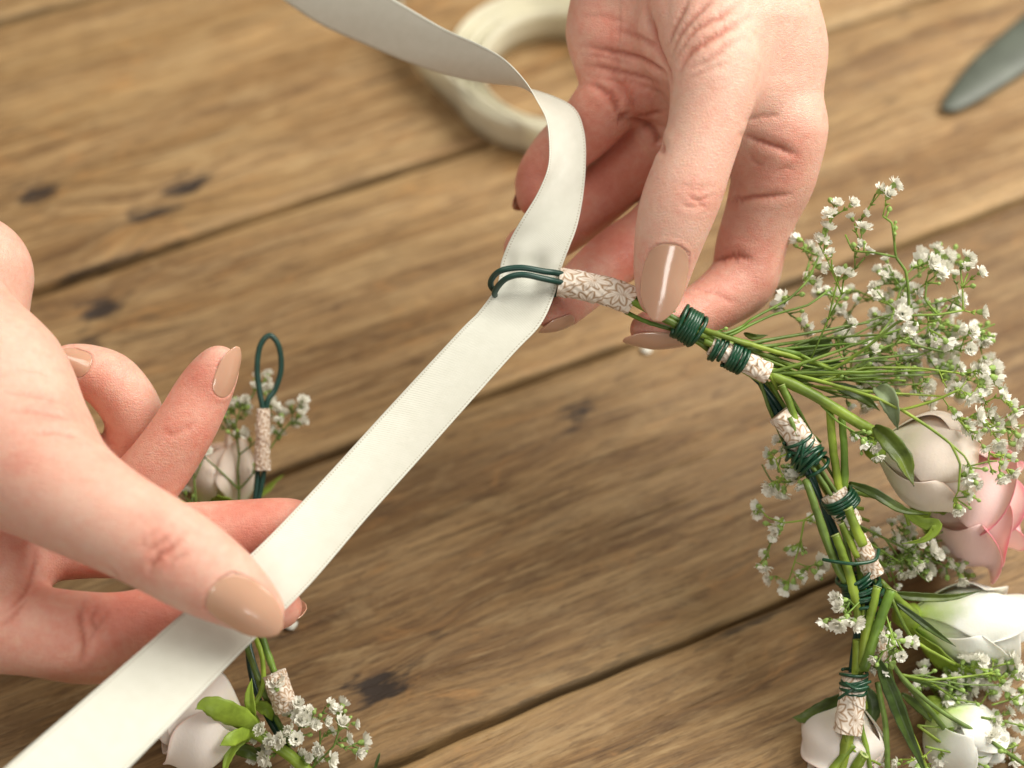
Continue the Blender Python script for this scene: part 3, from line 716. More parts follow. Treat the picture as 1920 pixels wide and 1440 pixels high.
creB = [([(348, 1003), (316, 1030), (286, 1056), (278, 1088)], 0.95, 1.2), ([(322, 998), (292, 1024), (266, 1044)], 0.7, 1.1), ([(362, 1030), (335, 1050), (315, 1080)], 0.35, 0.9), ([(300, 990), (272, 1012), (252, 1035)], 0.3, 0.9),
        ([(165, 1112), (156, 1160), (160, 1210), (150, 1255)], 1.0, 1.3), ([(190, 1125), (178, 1158), (195, 1182)], 0.6, 1.0), ([(205, 1140), (190, 1172), (160, 1215)], 0.5, 1.0),
        ([(15, 770), (80, 771), (142, 785)], 0.5, 1.2), ([(55, 812), (110, 810), (158, 822)], 0.5, 1.2), ([(0, 735), (60, 738), (128, 752)], 0.35, 1.1), ([(20, 690), (70, 695), (112, 708)], 0.25, 1.1),
        ([(296, 796), (320, 812), (350, 806), (372, 790)], 0.3, 1.2), ([(205, 1065), (212, 1080), (222, 1090)], 0.5, 1.0), ([(72, 1020), (68, 1060), (50, 1105), (10, 1150)], 0.8, 1.2), ([(-5, 1180), (30, 1150), (60, 1110)], 0.6, 1.1)]
redB = [(300, 1045, 56, 55, 0.62), (385, 1130, 48, 40, 0.62), (450, 1150, 40, 60, 0.45), (110, 810, 45, 70, 0.45), (20, 860, 45, 80, 0.45), (60, 1190, 30, 110, 0.55), (170, 1180, 28, 60, 0.75), (260, 1160, 20, 80, 0.88), (350, 1130, 18, 80, 0.92),
        (480, 985, 8, 110, 0.92), (150, 1050, 8, 80, 0.6), (350, 800, 5, 70, 0.72), (375, 710, 5, 60, 0.85), (290, 890, 2, 50, 0.65), (235, 850, -15, 60, 0.7), (200, 740, -2, 60, 0.55), (10, 1080, 24, 70, 0.5), (30, 480, 5, 90, 0.4), (545, 1140, 12, 50, 0.7)]
nailB = [((396, 1098, 51.0), (527, 1187, 43.5), 50, (0.10, 0.12, 1), 11.0, 1.0),
         ((172, 692, -0.8), (104, 668, -2.5), 27, (-0.05, 0.55, 1), 5.5, 0.4),
         ((405, 742, 5), (436, 646, 5), 27, (1, 0.1, 0.30), 6.5, 0.5),
         ((505, 1160, 8), (572, 1132, 8.5), 34, (0.35, -1, -0.25), 6.5, 0.4)]
LIM_B = (np.array([cs(-560, 700, 0)[0], -200, -60.]), np.array([200, 200., 90.]))
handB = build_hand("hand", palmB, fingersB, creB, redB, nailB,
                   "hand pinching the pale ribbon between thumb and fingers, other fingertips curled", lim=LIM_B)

# ------------------------------------------------------------------ the ribbon
def strip(name, secs, mat, parent=None, n_across=13, sub=7, thick=0.00025, cup=0.0):
    """secs rows: edge A xyz (world) + edge B xyz"""
    A = spline(np.array(secs), sub)
    V = []; uv = []; L = 0
    for i, r in enumerate(A):
        a, b = r[:3], r[3:]
        if i: L += np.linalg.norm((a + b) / 2 - pm) * 1000
        pm = (a + b) / 2
        tng = (A[min(i + 1, len(A) - 1)] - A[max(i - 1, 0)]); tng = tng[:3] + tng[3:]
        nn = np.cross(b - a, tng); nn /= np.linalg.norm(nn) + 1e-12
        for k in range(n_across):
            f = k / (n_across - 1)
            q = i / sub
            wav = 0.00012 * math.sin(q * 2.1 + 3 * f) * math.sin(f * 5 + q) + cup * 4 * f * (1 - f) if cup else 0.0
            pin = 0.0009 * math.exp(-((q - 14.3) / 0.9) ** 2) * math.sin(f * 12.5 + 0.6) if cup else 0.0
            V.append(a + (b - a) * f + nn * (wav + pin)); uv.append((f * 18.0, L))
    F = [(i * n_across + k, i * n_across + k + 1, (i + 1) * n_across + k + 1, (i + 1) * n_across + k) for i in range(len(A) - 1) for k in range(n_across - 1)]
    o = obj_from(name, V, F, mat, parent, uv=uv)
    md = o.modifiers.new("thickness", 'SOLIDIFY'); md.thickness = thick; md.offset = 0
    return o
RS = [(560, -100, -52, 510, -15, -62), (650, -50, -42, 600, 45, -56), (740, 0, -33, 690, 85, -49), (830, 52, -25, 780, 122, -42), (895, 82, -18, 860, 146, -36),
      (945, 110, -11, 925, 157, -28), (983, 150, -5, 983, 164, -23), (1008, 190, -2, 1040, 181, -18), (1024, 225, 0, 1080, 206, -13), (1030, 270, 2, 1096, 250, -9),
      (1027, 315, 3, 1098, 312, -6), (1008, 363, 3, 1093, 370, -4), (980, 408, 2, 1082, 425, -1), (957, 448, 0, 1067, 465, 1), (940, 490, -1, 1052, 505, 1),
      (931, 535, -1, 1041, 548, 2), (897, 585, 1, 1014, 608, 5), (860, 622, 3, 958, 668, 8), (730, 763, 6, 812, 832, 13), (600, 905, 13, 690, 968, 19),
      (480, 1030, 23, 575, 1102, 26), (345, 1147, 32, 450, 1225, 33), (180, 1292, 45, 300, 1380, 48), (20, 1430, 58, 150, 1532, 62), (-140, 1570, 72, 0, 1680, 76)]
rib = strip("ribbon", [(*W(a, b, c), *W(d, e, f)) for a, b, c, d, e, f in RS], RIBBON, n_across=25, sub=10, cup=0.0011)
tag(rib, "long ivory satin ribbon threaded through a green wire loop", "ribbon")

# roll of the same ribbon standing on its edge on the table
RH = 0.0175
def build_roll():
    c = ground(1050, 118, RH); cx, cy = c.x, c.y
    k = (ground(1051, 118, RH) - c).x
    root = empty("ribbon_roll", (cx, cy, 0))
    tag(root, "roll of cream ribbon standing on the boards, its outer turn loose", "ribbon roll")
    def wall(name, pts, thick, hh=RH):
        secs = [(x, y, 0.0006, x, y, hh) for x, y in pts]
        return strip(name, secs, CREAM, root, n_across=4, sub=3, thick=thick)
    r = random.Random(4)
    for i in range(6):
        rad = (150 + i * 6.2 + r.uniform(-.8, .8)) * k
        ox, oy = -k * i * 6.0, k * i * 5.2
        dz = (0.0, -0.0022, -0.0006, -0.0026, -0.0010, -0.0018)[i]
        pts = [(cx + ox + (rad + 0.0006 * math.sin(2 * a + i)) * math.cos(a), cy + oy + rad * math.sin(a)) for a in [2 * math.pi * q / 60 for q in range(61)]]
        wall("ribbon_turn", pts, 0.0004, RH + dz)
    # loose last turn swings out to the left and lies open
    lo = [(1200, 270), (1150, 292), (1090, 303), (1040, 302), (1000, 292), (940, 262), (880, 225), (830, 182), (790, 140), (765, 95), (752, 40), (756, -30), (790, -110), (860, -170)]
    wall("ribbon_turn", [tuple(ground(x, y, 0.0006))[:2] for x, y in lo], 0.0006)
build_roll()

# ------------------------------------------------------------------ the tool lying at the back
def build_tool():
    c = ground(1768, 205, 0.003); e = ground(1990, 40, 0.003)
    d = (e - c).normalized(); n = Vector((-d.y, d.x, 0))
    prof = [(0, 0.0008, 0.0008), (0.003, 0.0026, 0.0040), (0.008, 0.0046, 0.0056), (0.018, 0.0074, 0.0070), (0.035, 0.0108, 0.0084), (0.055, 0.0125, 0.0094), (0.08, 0.0135, 0.0100), (0.13, 0.012, 0.010)]
    rows = spline(np.array(prof), 4)
    V = []; F = []; seg = 12
    for x, w0, w1 in rows:
        for k in range(seg):
            a = 2 * math.pi * k / seg
            y = math.cos(a) * (w0 if math.cos(a) > 0 else w1)
            z = 0.0024 + math.sin(a) * 0.0019 * min(1, (x + 0.004) / 0.012)
            V.append(c + d * x + n * y + Vector((0, 0, z - 0.0025)))
    m = len(rows)
    F = [(i * seg + k, (i + 1) * seg + k, (i + 1) * seg + (k + 1) % seg, i * seg + (k + 1) % seg) for i in range(m - 1) for k in range(seg)]
    F += [tuple(range(seg)), tuple(range(m * seg - 1, (m - 1) * seg - 1, -1))]
    o = obj_from("hand_tool", V, F, METAL)
    tag(o, "dark green-grey tool with a rounded tapering end lying on the boards", "tool")
build_tool()

# ------------------------------------------------------------------ the flower crown
CROWN = empty("flower_crown", W(1560, 1380, -14))
tag(CROWN, "half-finished flower crown of roses and baby's breath bound with green wire", "flower crown")
def part(name, geo, mat, parent=None, **kw):
    V, F = (geo.V, geo.F) if isinstance(geo, Geo) else geo
    o = obj_from(name, V, F, mat, parent or CROWN, **kw)
    return o
def settle(o, world_loc):
    o.matrix_world.translation = world_loc
def wpath(pts, n=6):
    return spline(np.array([tuple(W(*p)) for p in pts]), n)
def stem(name, pts, r0, r1=None, mat=None, seg=9, n=6, cut=False):
    P = wpath(pts, n); r1 = r0 if r1 is None else r1
    rr = np.linspace(MM(r0), MM(r1), len(P)) * 0.78
    sr = random.Random(int(pts[0][0] * 7 + pts[0][1])); nd = sr.uniform(0.2, 0.8) * len(P)
    rr = rr * (1 + 0.14 * np.exp(-((np.arange(len(P)) - nd) / 0.9) ** 2))
    P = P + np.array([[sr.uniform(-1, 1) for _ in range(3)] for _ in range(len(P))]) * MM(0.5)
    o = part(name, tube_geo(P, rr, seg), mat or STEM)
    if cut:
        settle(o, Vector(np.mean(P, 0)))
        for e in cut:
            i = 0 if e == 0 else -1
            dirn = P[0] - P[1] if e == 0 else P[-1] - P[-2]
            dirn = dirn / np.linalg.norm(dirn)
            V, F = tube_geo([P[i] - dirn * 0.0001, P[i] + dirn * 0.00012], MM(r0) * 0.86, 9)
            cc = obj_from("cut_end", V, F, CUT, o)
            h = tube_geo([P[i] + dirn * 0.00008, P[i] + dirn * 0.00020], MM(r0) * 0.40, 7)
            obj_from("pith_hole", h[0], h[1], STEMD, o)
    return o

# heavy green wire that carries the crown, with a loop at each end
def off(px, py, z): 
    g = ground(px, py, z); return tuple(g)
pathR = [tuple(W(*p)) for p in [(1060, 534, 0), (1130, 545, 0), (1195, 568, -1), (1300, 622, -1), (1400, 690, -4), (1450, 755, -6), (1500, 850, -6), (1545, 950, -8), (1585, 1060, -8), (1608, 1150, -9), (1604, 1240, -9), (1592, 1330, -9), (1556, 1440, -9)]]
pathO = [off(1500, 1530, .006), off(1350, 1650, .005), off(1000, 1750, .005), off(720, 1640, .005)]
pathL = [tuple(W(*p)) for p in [(585, 1480, -7), (520, 1370, -10), (478, 1270, -14), (462, 1180, -18), (458, 1080, -26), (472, 990, -32), (487, 900, -35), (491, 850, -35), (493, 780, -35)]]
full = np.array(pathR + pathO + pathL)
for k in range(2):
    P = spline(full, 8); n = len(P)
    ph = np.linspace(0, 30, n) + k * math.pi
    P = P + np.stack([np.cos(ph), np.sin(ph), 0.35 * np.sin(ph)], 1) * MM(6.5)
    part("base_wire", tube_geo(P, MM(5.6), 9), WIRE)
for pts in ([(1075, 520, 1), (1045, 513, 4), (1020, 508, 6), (975, 503, 7), (937, 509, 6), (921, 527, 1), (927, 546, -4), (962, 549, -8), (1010, 545, -7), (1075, 538, -2)],
            [(1075, 534, 2), (1045, 529, 5), (1020, 522, 7), (978, 516, 8), (946, 525, 6), (928, 548, 1), (940, 560, -5), (990, 560, -8), (1040, 552, -6), (1075, 545, -2)]):
    kk = random.Random(len(pts)); pts = [(x + kk.uniform(-1.5, 1.5), y + kk.uniform(-1.5, 1.5), t) for x, y, t in pts]
    part("wire_loop", tube_geo(wpath(pts, 10), MM(5.8), 10), WIRE)
part("wire_loop", tube_geo(wpath([(494, 790, -35), (492, 762, -34), (486, 730, -34), (482, 690, -34), (488, 648, -34), (506, 629, -34), (523, 650, -35), (527, 692, -36), (516, 730, -36), (502, 752, -35), (497, 790, -36)], 10), MM(5.8), 10), WIRE)

# patterned paper tape wraps
def mat_tape():
    m, nt, N, L, b = new_mat("printed_paper_tape")
    at = N.new('ShaderNodeAttribute'); at.attribute_name = "print"
    L.new(at.outputs['Color'], b.inputs['Base Color']); b.inputs['Roughness'].default_value = 0.55
    b.inputs['Specular IOR Level'].default_value = 0.35
    tc = N.new('ShaderNodeTexCoord'); n = noise(N, 900, 4); L.new(tc.outputs['Object'], n.inputs['Vector'])
    bp = N.new('ShaderNodeBump'); bp.inputs['Strength'].default_value = 0.3; bp.inputs['Distance'].default_value = 0.0004
    L.new(n.outputs[0], bp.inputs['Height']); L.new(bp.outputs[0], b.inputs['Normal'])
    return m
TAPE = mat_tape()
def tape(pts, r, r1=None, seed=0, cell=9.5):
    rs = np.random.RandomState(seed)
    nL, nA = 120, 96
    P = spline(np.array([tuple(W(*p)) for p in pts]), 40)
    seglen = np.r_[0, np.cumsum(np.linalg.norm(np.diff(P, axis=0), axis=1))]
    s = np.linspace(0, seglen[-1], nL)
    C = np.stack([np.interp(s, seglen, P[:, q]) for q in range(3)], 1)
    T = np.gradient(C, axis=0); T /= np.linalg.norm(T, axis=1)[:, None]
    Nn = -np.array(fwd) - T * (T @ -np.array(fwd))[:, None]; Nn /= np.linalg.norm(Nn, axis=1)[:, None]
    B = np.cross(T, Nn)
    r0 = MM(r); r1 = MM(r1 or r)
    V = []; Cc = []
    a1, a2, a3, a4 = rs.rand(4) * 6.28
    a = cell
    for i in range(nL):
        f = i / (nL - 1); rad0 = r0 + (r1 - r0) * f
        for k in range(nA):
            an = 2 * math.pi * k / nA
            x = s[i] * 1000; y = an * rad0 * 1000
            # each lap of tape ends in a slight step; paper buckles a little
            lap = ((an + s[i] * 700 + a1) % 6.28318) / 6.28318
            wr = 0.00026 * lap + 0.00010 * math.sin(5 * an + s[i] * 900 + a2) * math.sin(s[i] * 500 + a3) + 0.00008 * math.sin(11 * an - s[i] * 1600 + a4)
            rad = rad0 * (1 + 0.05 * math.sin(2 * an + a2) + 0.04 * math.sin(3 * an + 300 * s[i])) + wr
            V.append(C[i] + rad * (math.cos(an) * Nn[i] + math.sin(an) * B[i]))
            # printed star flowers: six-petalled outlines on a hexagonal lattice
            X = x * 0.9 + 0.5 * y + a1; Y = y * 0.95 - 0.2 * x + a2
            row = round(Y / (a * 0.866)); best = None
            for rr in (row - 1, row, row + 1):
                ox = (rr % 2) * a / 2
                cx_ = round((X - ox) / a) * a + ox; cy_ = rr * a * 0.866
                d = math.hypot(X - cx_, Y - cy_)
                if best is None or d < best[0]: best = (d, math.atan2(Y - cy_, X - cx_))
            ro, te = best
            Lp = a * 0.53; ln = 0.0
            tp = (te + 0.26 + math.pi / 8) % (math.pi / 4) - math.pi / 8      # nearest of eight petals
            xp = ro * math.cos(tp); yp = abs(ro * math.sin(tp))
            if xp < Lp * 1.02:
                ln = math.exp(-((yp - 0.19 * Lp * math.sin(math.pi * min(1, max(0, xp / Lp))) ** 0.8) / 0.30) ** 2)
                ln = max(ln, 0.5 * math.exp(-(yp / 0.16) ** 2) * (xp < Lp * 0.7))
            ln = min(1, max(ln, math.exp(-(ro / 0.5) ** 2)) * 0.95)
            tint = 0.5 + 0.5 * math.sin(3 * X * 0.4 + a3) * math.sin(2 * Y * 0.5 + a4)
            base = np.array((0.84, 0.78, 0.70)) * (1 - 0.25 * tint) + np.array((0.78, 0.60, 0.44)) * 0.25 * tint
            cl = base * (1 - ln) + np.array((0.34, 0.190, 0.085)) * ln
            Cc.append((*cl, 1))
    F = [(i * nA + k, (i + 1) * nA + k, (i + 1) * nA + (k + 1) % nA, i * nA + (k + 1) % nA) for i in range(nL - 1) for k in range(nA)]
    F += [tuple(range(nA)), tuple(range(nL * nA - 1, (nL - 1) * nA - 1, -1))]
    o = part("tape_wrap", (np.array(V), F), TAPE)
    at_ = o.data.attributes.new("print", 'FLOAT_COLOR', 'POINT'); at_.data.foreach_set('color', np.array(Cc).ravel())
    return o
tape([(1047, 529, 1), (1100, 537, 1), (1150, 550, 1), (1187, 567, 1)], 25, 25, 1)
tape([(1333, 647, 2), (1385, 672, 2), (1440, 700, 1)], 19, 20, 2)
tape([(1462, 775, -1), (1490, 808, -1), (1518, 852, -1)], 22, 24, 3)
tape([(1562, 925, -1), (1580, 955, -1), (1598, 985, -2)], 24, 20, 4)
tape([(1606, 1008, 0), (1622, 1040, 0), (1640, 1078, -1)], 17, 18, 5, 6.0)
tape([(1640, 1180, -2), (1648, 1210, -2), (1655, 1240, -3)], 15, 15, 6, 6.0)
tape([(1602, 1265, -3), (1598, 1315, -3), (1588, 1372, -4)], 22, 25, 7)
tape([(493, 766, -35), (493, 820, -35), (492, 882, -35)], 12, 15, 8, 6.0)
tape([(512, 1262, -6), (526, 1298, -6), (538, 1332, -6)], 23, 22, 9, 6.0)

# thin binding wire
def coil(pts, r, turns, rw=3.6, seed=0, mess=0.15, tail=True):
    rs = random.Random(seed)
    P = spline(np.array([tuple(W(*p)) for p in pts]), 20)
    n = int(turns * 18); seglen = np.r_[0, np.cumsum(np.linalg.norm(np.diff(P, axis=0), axis=1))]
    s = np.linspace(0, seglen[-1], n); ph0 = rs.random() * 6
    out = []
    kick = [rs.uniform(-1, 1) for _ in range(int(turns) + 3)]
    for i in range(n):
        tt = i / n * turns; k = int(tt); fr = tt - k
        kk = kick[k] * (1 - fr) + kick[k + 1] * fr
        si = min(max(s[i] + kk * mess * seglen[-1] * 0.5 * math.sin(2 * math.pi * tt), 0), seglen[-1])
        C = np.array([np.interp(si, seglen, P[:, q]) for q in range(3)])
        T = np.array([np.interp(min(si + .0004, seglen[-1]), seglen, P[:, q]) - np.interp(max(si - .0004, 0), seglen, P[:, q]) for q in range(3)])
        T /= np.linalg.norm(T) + 1e-9
        Nn = -np.array(fwd); Nn = Nn - T * Nn.dot(T); Nn /= np.linalg.norm(Nn); B = np.cross(T, Nn)
        a = 2 * math.pi * tt + ph0; rr = MM(r) * (1 + 0.10 * mess * 5 * kk * 0.5)
        out.append(C + rr * (math.cos(a) * Nn + math.sin(a) * B))
    out = np.array(out)
    part("binding_wire", tube_geo(out, MM(rw), 7), FINEWIRE)
coil([(1272, 600, 2), (1292, 612, 2), (1312, 624, 2)], 31, 7.5, 4.0, 1, 0.22)
coil([(1338, 650, 2), (1355, 660, 2)], 24, 2.3, 3.8, 2, 0.2)
coil([(1365, 663, 2), (1380, 671, 2), (1396, 680, 2)], 25, 5.5, 3.8, 3, 0.18)
coil([(1492, 818, -1), (1508, 845, -1), (1530, 878, -2)], 29, 8, 3.4, 4, 0.55)
coil([(1485, 835, -1), (1525, 865, -2)], 27, 4, 3.2, 14, 0.8)
coil([(1568, 928, -1), (1590, 958, -2)], 29, 6, 3.4, 5, 0.35)
coil([(1600, 1072, -3), (1615, 1100, -4), (1625, 1135, -4)], 36, 9, 3.4, 6, 0.35)
coil([(1612, 1085, -3), (1632, 1150, -4)], 24, 5, 3.0, 16, 0.9)
coil([(1602, 1258, -3), (1600, 1300, -3)], 25, 5, 3.2, 7, 0.55)
part("binding_wire", tube_geo(wpath([(1543, 1049, 2), (1570, 1054, 5), (1605, 1057, 6), (1640, 1050, 4), (1648, 1030, 0)], 8), MM(3.4), 7), FINEWIRE)
part("binding_wire", tube_geo(wpath([(1572, 1310, 2), (1590, 1298, 4), (1612, 1285, 4), (1632, 1278, 2)], 8), MM(3.0), 7), FINEWIRE)
part("binding_wire", tube_geo(wpath([(1585, 1280, 3), (1605, 1292, 5), (1628, 1288, 3)], 8), MM(3.0), 7), FINEWIRE)

# bound stems
ST = [([(1180, 552, 2), (1250, 590, 4), (1300, 613, 3), (1390, 640, 1), (1500, 664, 0)], 9, 6), ([(1182, 562, 4), (1240, 595, 5), (1300, 622, 4), (1400, 655, 1), (1500, 690, -2)], 9, 7),
      ([(1178, 556, -2), (1250, 600, -1), (1320, 640, 0), (1440, 700, -1), (1520, 730, 0)], 8, 7), ([(1172, 585, 1), (1220, 606, 2), (1275, 622, 1), (1320, 648, 0), (1350, 668, -1)], 5.5, 5),
      ([(1290, 607, 3), (1360, 632, 5), (1440, 655, 3), (1560, 690, -4)], 7, 5), ([(1320, 640, 4), (1345, 650, 4), (1440, 690, 1), (1540, 742, -1)], 8, 6)]
for p, a, b in ST: stem("stem", p, a, b)
stem("stem", [(1436, 698, 1), (1520, 738, 2), (1600, 787, 2), (1655, 818, 0)], 12, 14)
stem("stem", [(1466, 722, 2), (1478, 750, 2), (1492, 790, 1), (1512, 845, -1)], 9, 9, cut=(0,))
stem("stem", [(1556, 765, -1), (1563, 850, -1), (1577, 935, -2), (1590, 1000, -4)], 10, 10, cut=(0,))
stem("stem", [(1578, 782, -3), (1583, 850, -2), (1585, 930, -2), (1600, 1010, -4)], 9, 9)
stem("stem", [(1510, 900, 0), (1520, 925, 2), (1540, 985, 2), (1568, 1060, 0), (1600, 1110, -2)], 9, 11, STEMD)
stem("stem", [(1590, 953, 4), (1602, 985, 4), (1618, 1022, 3)], 11, 12, cut=(0,))
stem("stem", [(1578, 982, 3), (1592, 1010, 3), (1608, 1045, 2)], 8, 8, cut=(0,))
stem("stem", [(1566, 1002, 2), (1580, 1040, 2), (1600, 1105, 1), (1612, 1170, -1)], 11, 11, cut=(0,))
stem("stem", [(1645, 1100, 2), (1635, 1145, 2), (1622, 1195, 1), (1612, 1260, -2)], 10, 11, cut=(0,))
stem("stem", [(1672, 1106, 3), (1655, 1150, 3), (1638, 1200, 2), (1620, 1255, 0)], 12, 13, cut=(0,))
stem("stem", [(1608, 1200, -1), (1605, 1290, -3), (1592, 1370, -3), (1576, 1450, -6)], 12, 15)
stem("stem", [(1614, 1250, -2), (1612, 1340, -3), (1626, 1410, -4), (1634, 1460, -6)], 6, 6)
stem("stem", [(1600, 1395, -3), (1575, 1425, -4), (1550, 1460, -6)], 10, 10)
stem("stem", [(1620, 1415, -2), (1600, 1445, -4), (1585, 1470, -6)], 12, 12, cut=(0,))
stem("stem", [(1590, 920, -3), (1640, 930, -6), (1690, 950, -10), (1705, 985, -12)], 8, 5)
stem("stem", [(1650, 1090, -3), (1690, 1130, -6), (1715, 1150, -12)], 9, 11)
stem("stem", [(1670, 1120, -3), (1705, 1190, -4), (1735, 1215, -5), (1790, 1245, -8)], 5, 4)
stem("stem", [(1662, 1230, -5), (1680, 1300, -6), (1720, 1400, -7), (1750, 1470, -8)], 6, 5)
stem("stem", [(1650, 1200, -3), (1690, 1268, -4), (1760, 1330, -5), (1850, 1385, -6), (1930, 1440, -8)], 6, 5, STEMD)
stem("stem", [(1690, 1268, -5), (1750, 1340, -8), (1800, 1400, -10), (1860, 1450, -10)], 8, 6, STEMD)
stem("stem", [(1645, 1280, -7), (1660, 1360, -9), (1665, 1460, -9)], 7, 7, STEMD)
stem("stem", [(1570, 900, -4), (1600, 960, -5), (1630, 1060, -6), (1650, 1130, -6)], 6, 6, STEMD)
stem("stem", [(1418, 690, -3), (1440, 760, -5), (1470, 830, -7), (1480, 860, -8)], 5, 4, STEMD)
stem("stem", [(452, 1180, -14), (470, 1235, -12), (495, 1300, -10), (540, 1390, -9)], 7, 7, STEMD)
stem("stem", [(486, 1180, -10), (500, 1220, -9), (515, 1262, -8)], 10, 8)
stem("stem", [(474, 1185, -8), (490, 1225, -6), (494, 1280, -5), (478, 1320, -5)], 6, 6, SEPAL)
stem("stem", [(470, 1370, -4), (520, 1400, -5), (570, 1440, -7), (620, 1490, -8)], 14, 15, SEPAL)

# the many thin stems that run along the wire between the bindings
tr = random.Random(77)
TH = [(1190, 560), (1290, 612), (1365, 660), (1440, 705), (1490, 790), (1530, 870), (1575, 945), (1605, 1040), (1620, 1120), (1618, 1200), (1602, 1290), (1588, 1380), (1568, 1450)]
for q in range(20):
    a = tr.randrange(0, 9); b = min(len(TH), a + tr.randrange(3, 5))
    ox, oy, ot = tr.uniform(-24, 24), tr.uniform(-12, 12), tr.uniform(-6, 7)
    pts = [(x + ox * (0.5 + 0.5 * tr.random()), y + oy, ot + tr.uniform(-1, 1) - 8 * y / 1440) for x, y in TH[a:b]]
    if q % 2: pts.append((pts[-1][0] + tr.uniform(20, 70), pts[-1][1] + tr.uniform(10, 60), pts[-1][2] - 4))
    stem("stem", pts, tr.uniform(4, 6.5), tr.uniform(3, 5), STEM if q % 3 else STEMD, seg=7)
for q in range(14):
    x0, y0 = TH[2 + q % 2]; ey = tr.uniform(600, 790)
    stem("stem", [(x0, y0 - 6, 2), (x0 + 70, y0 + (ey - y0) * .25 + tr.uniform(-8, 8), tr.uniform(-6, 3)), (x0 + 170, y0 + (ey - y0) * .7, tr.uniform(-14, 2)), (x0 + tr.uniform(240, 330), ey, tr.uniform(-22, 0))], tr.uniform(4, 6), 2.5, STEM if q % 3 else STEMD, seg=7)

# leaves
def leaf_geo(mid, w, twist=0.0, fold=0.25, curl=0.0, face=None):
    P = spline(np.array(mid), 7); n = len(P)
    T = np.gradient(P, axis=0); T /= np.linalg.norm(T, axis=1)[:, None]
    ref = -np.array(fwd) if face is None else np.array(face, float)
    V = []; F = []; m = 9
    for i in range(n):
        f = i / (n - 1)
        prof = math.sin(math.pi * min(1, (f + 0.03)) ** 0.8) ** 0.8 if f < 1 else 0.0
        ww = w * max(prof, 0.03)
        Nn = ref - T[i] * ref.dot(T[i]); Nn /= np.linalg.norm(Nn) + 1e-9; Sd = np.cross(T[i], Nn)
        a = twist * (f - 0.3); S2 = Sd * math.cos(a) + Nn * math.sin(a); N2 = -Sd * math.sin(a) + Nn * math.cos(a)
        for k in range(m):
            u = -1 + 2 * k / (m - 1)
            rag = 1 + 0.05 * math.sin(f * 41 + (k > 4) * 2) * (abs(u) > .8)
            V.append(P[i] + S2 * u * ww * rag + N2 * (abs(u) ** 1.2 * ww * fold + 0.10 * ww * math.sin(f * 14 + 1.7 * (k > 4)) * abs(u) - 0.06 * ww * (k == 4)))
    F = [(i * m + k, i * m + k + 1, (i + 1) * m + k + 1, (i + 1) * m + k) for i in range(n - 1) for k in range(m - 1)]
    return V, F
def leaf(pts, wpx, mat, name="leaf", twist=0.0, fold=0.25, face=None, parent=None):
    o = part(name, leaf_geo([tuple(W(*p)) for p in pts], MM(wpx), twist, fold, face=face), mat, parent)
    md = o.modifiers.new("thickness", 'SOLIDIFY'); md.thickness = 0.0003; md.offset = 0
    return o
leaf([(1640, 800, 4), (1665, 825, 8), (1690, 860, 10), (1702, 890, 11), (1714, 912, 12)], 18.7, LEAF, twist=1.2, fold=0.5)
leaf([(1642, 728, -2), (1662, 742, 4), (1676, 772, 5), (1684, 806, 2)], 17, LEAFP, twist=-1.6, fold=0.6)
leaf([(1560, 640, -14), (1520, 655, -14), (1480, 660, -13)], 21.6, LEAF, fold=0.3)
leaf([(1500, 700, -12), (1540, 690, -13), (1590, 680, -16)], 15.8, LEAF, fold=0.3)
leaf([(1395, 625, -3), (1415, 632, 0), (1440, 628, 0)], 5.8, LEAF)
leaf([(1560, 720, -8), (1610, 740, -8), (1650, 770, -10)], 11.5, LEAF, fold=0.3)
leaf([(1592, 905, -3), (1640, 925, 0), (1690, 955, 0), (1740, 965, -2)], 9.4, LEAF, twist=0.6)
leaf([(1695, 960, -8), (1730, 980, -7), (1755, 985, -6), (1735, 1010, -6), (1690, 1020, -7)], 11.5, SEPAL, twist=1.0)
leaf([(1645, 1235, 1), (1672, 1300, 1), (1700, 1370, 0), (1745, 1470, -2)], 14.4, LEAF, fold=0.35)
leaf([(1600, 1300, -14), (1550, 1325, -16), (1510, 1345, -17), (1485, 1345, -17)], 15.8, LEAF, fold=0.2)
leaf([(1625, 1290, -15), (1635, 1330, -16), (1630, 1370, -17)], 17.3, LEAF, fold=0.2)
leaf([(1676, 1112, -6), (1710, 1118, -8), (1780, 1120, -12), (1840, 1108, -14)], 8.6, LEAF, fold=0.4)
leaf([(1680, 1130, -3), (1720, 1160, -3), (1760, 1190, -4), (1792, 1212, -5)], 6.5, LEAF, fold=0.4)
leaf([(1690, 1300, -12), (1730, 1330, -14), (1780, 1370, -15), (1820, 1400, -16)], 10.1, LEAF)
leaf([(482, 1372, -4), (455, 1352, 5), (415, 1332, 11), (385, 1322, 13), (366, 1330, 14)], 23, SEPAL, "sepal", fold=-0.22)
leaf([(478, 1372, -4), (452, 1380, 4), (430, 1388, 8), (412, 1398, 9)], 15, SEPAL, "sepal", fold=-0.2)
leaf([(474, 1362, -3), (470, 1330, 2), (468, 1300, 3), (472, 1272, 2)], 10, SEPAL, "sepal", fold=0.3)
leaf([(470, 1378, -6), (440, 1398, -2), (426, 1425, -1), (418, 1462, -2)], 10, SEPAL, "sepal", fold=0.3)
leaf([(478, 1320, -8), (500, 1330, -8), (510, 1352, -9)], 13.0, SEPAL)
leaf([(430, 1390, -4), (425, 1420, -3), (415, 1460, -3)], 6.5, SEPAL)
leaf([(436, 1405, -6), (470, 1410, -6), (510, 1440, -7)], 13.0, LEAF, fold=0.4)
leaf([(712, 1412, -12), (705, 1435, -12), (695, 1470, -12)], 2.9, LEAF)

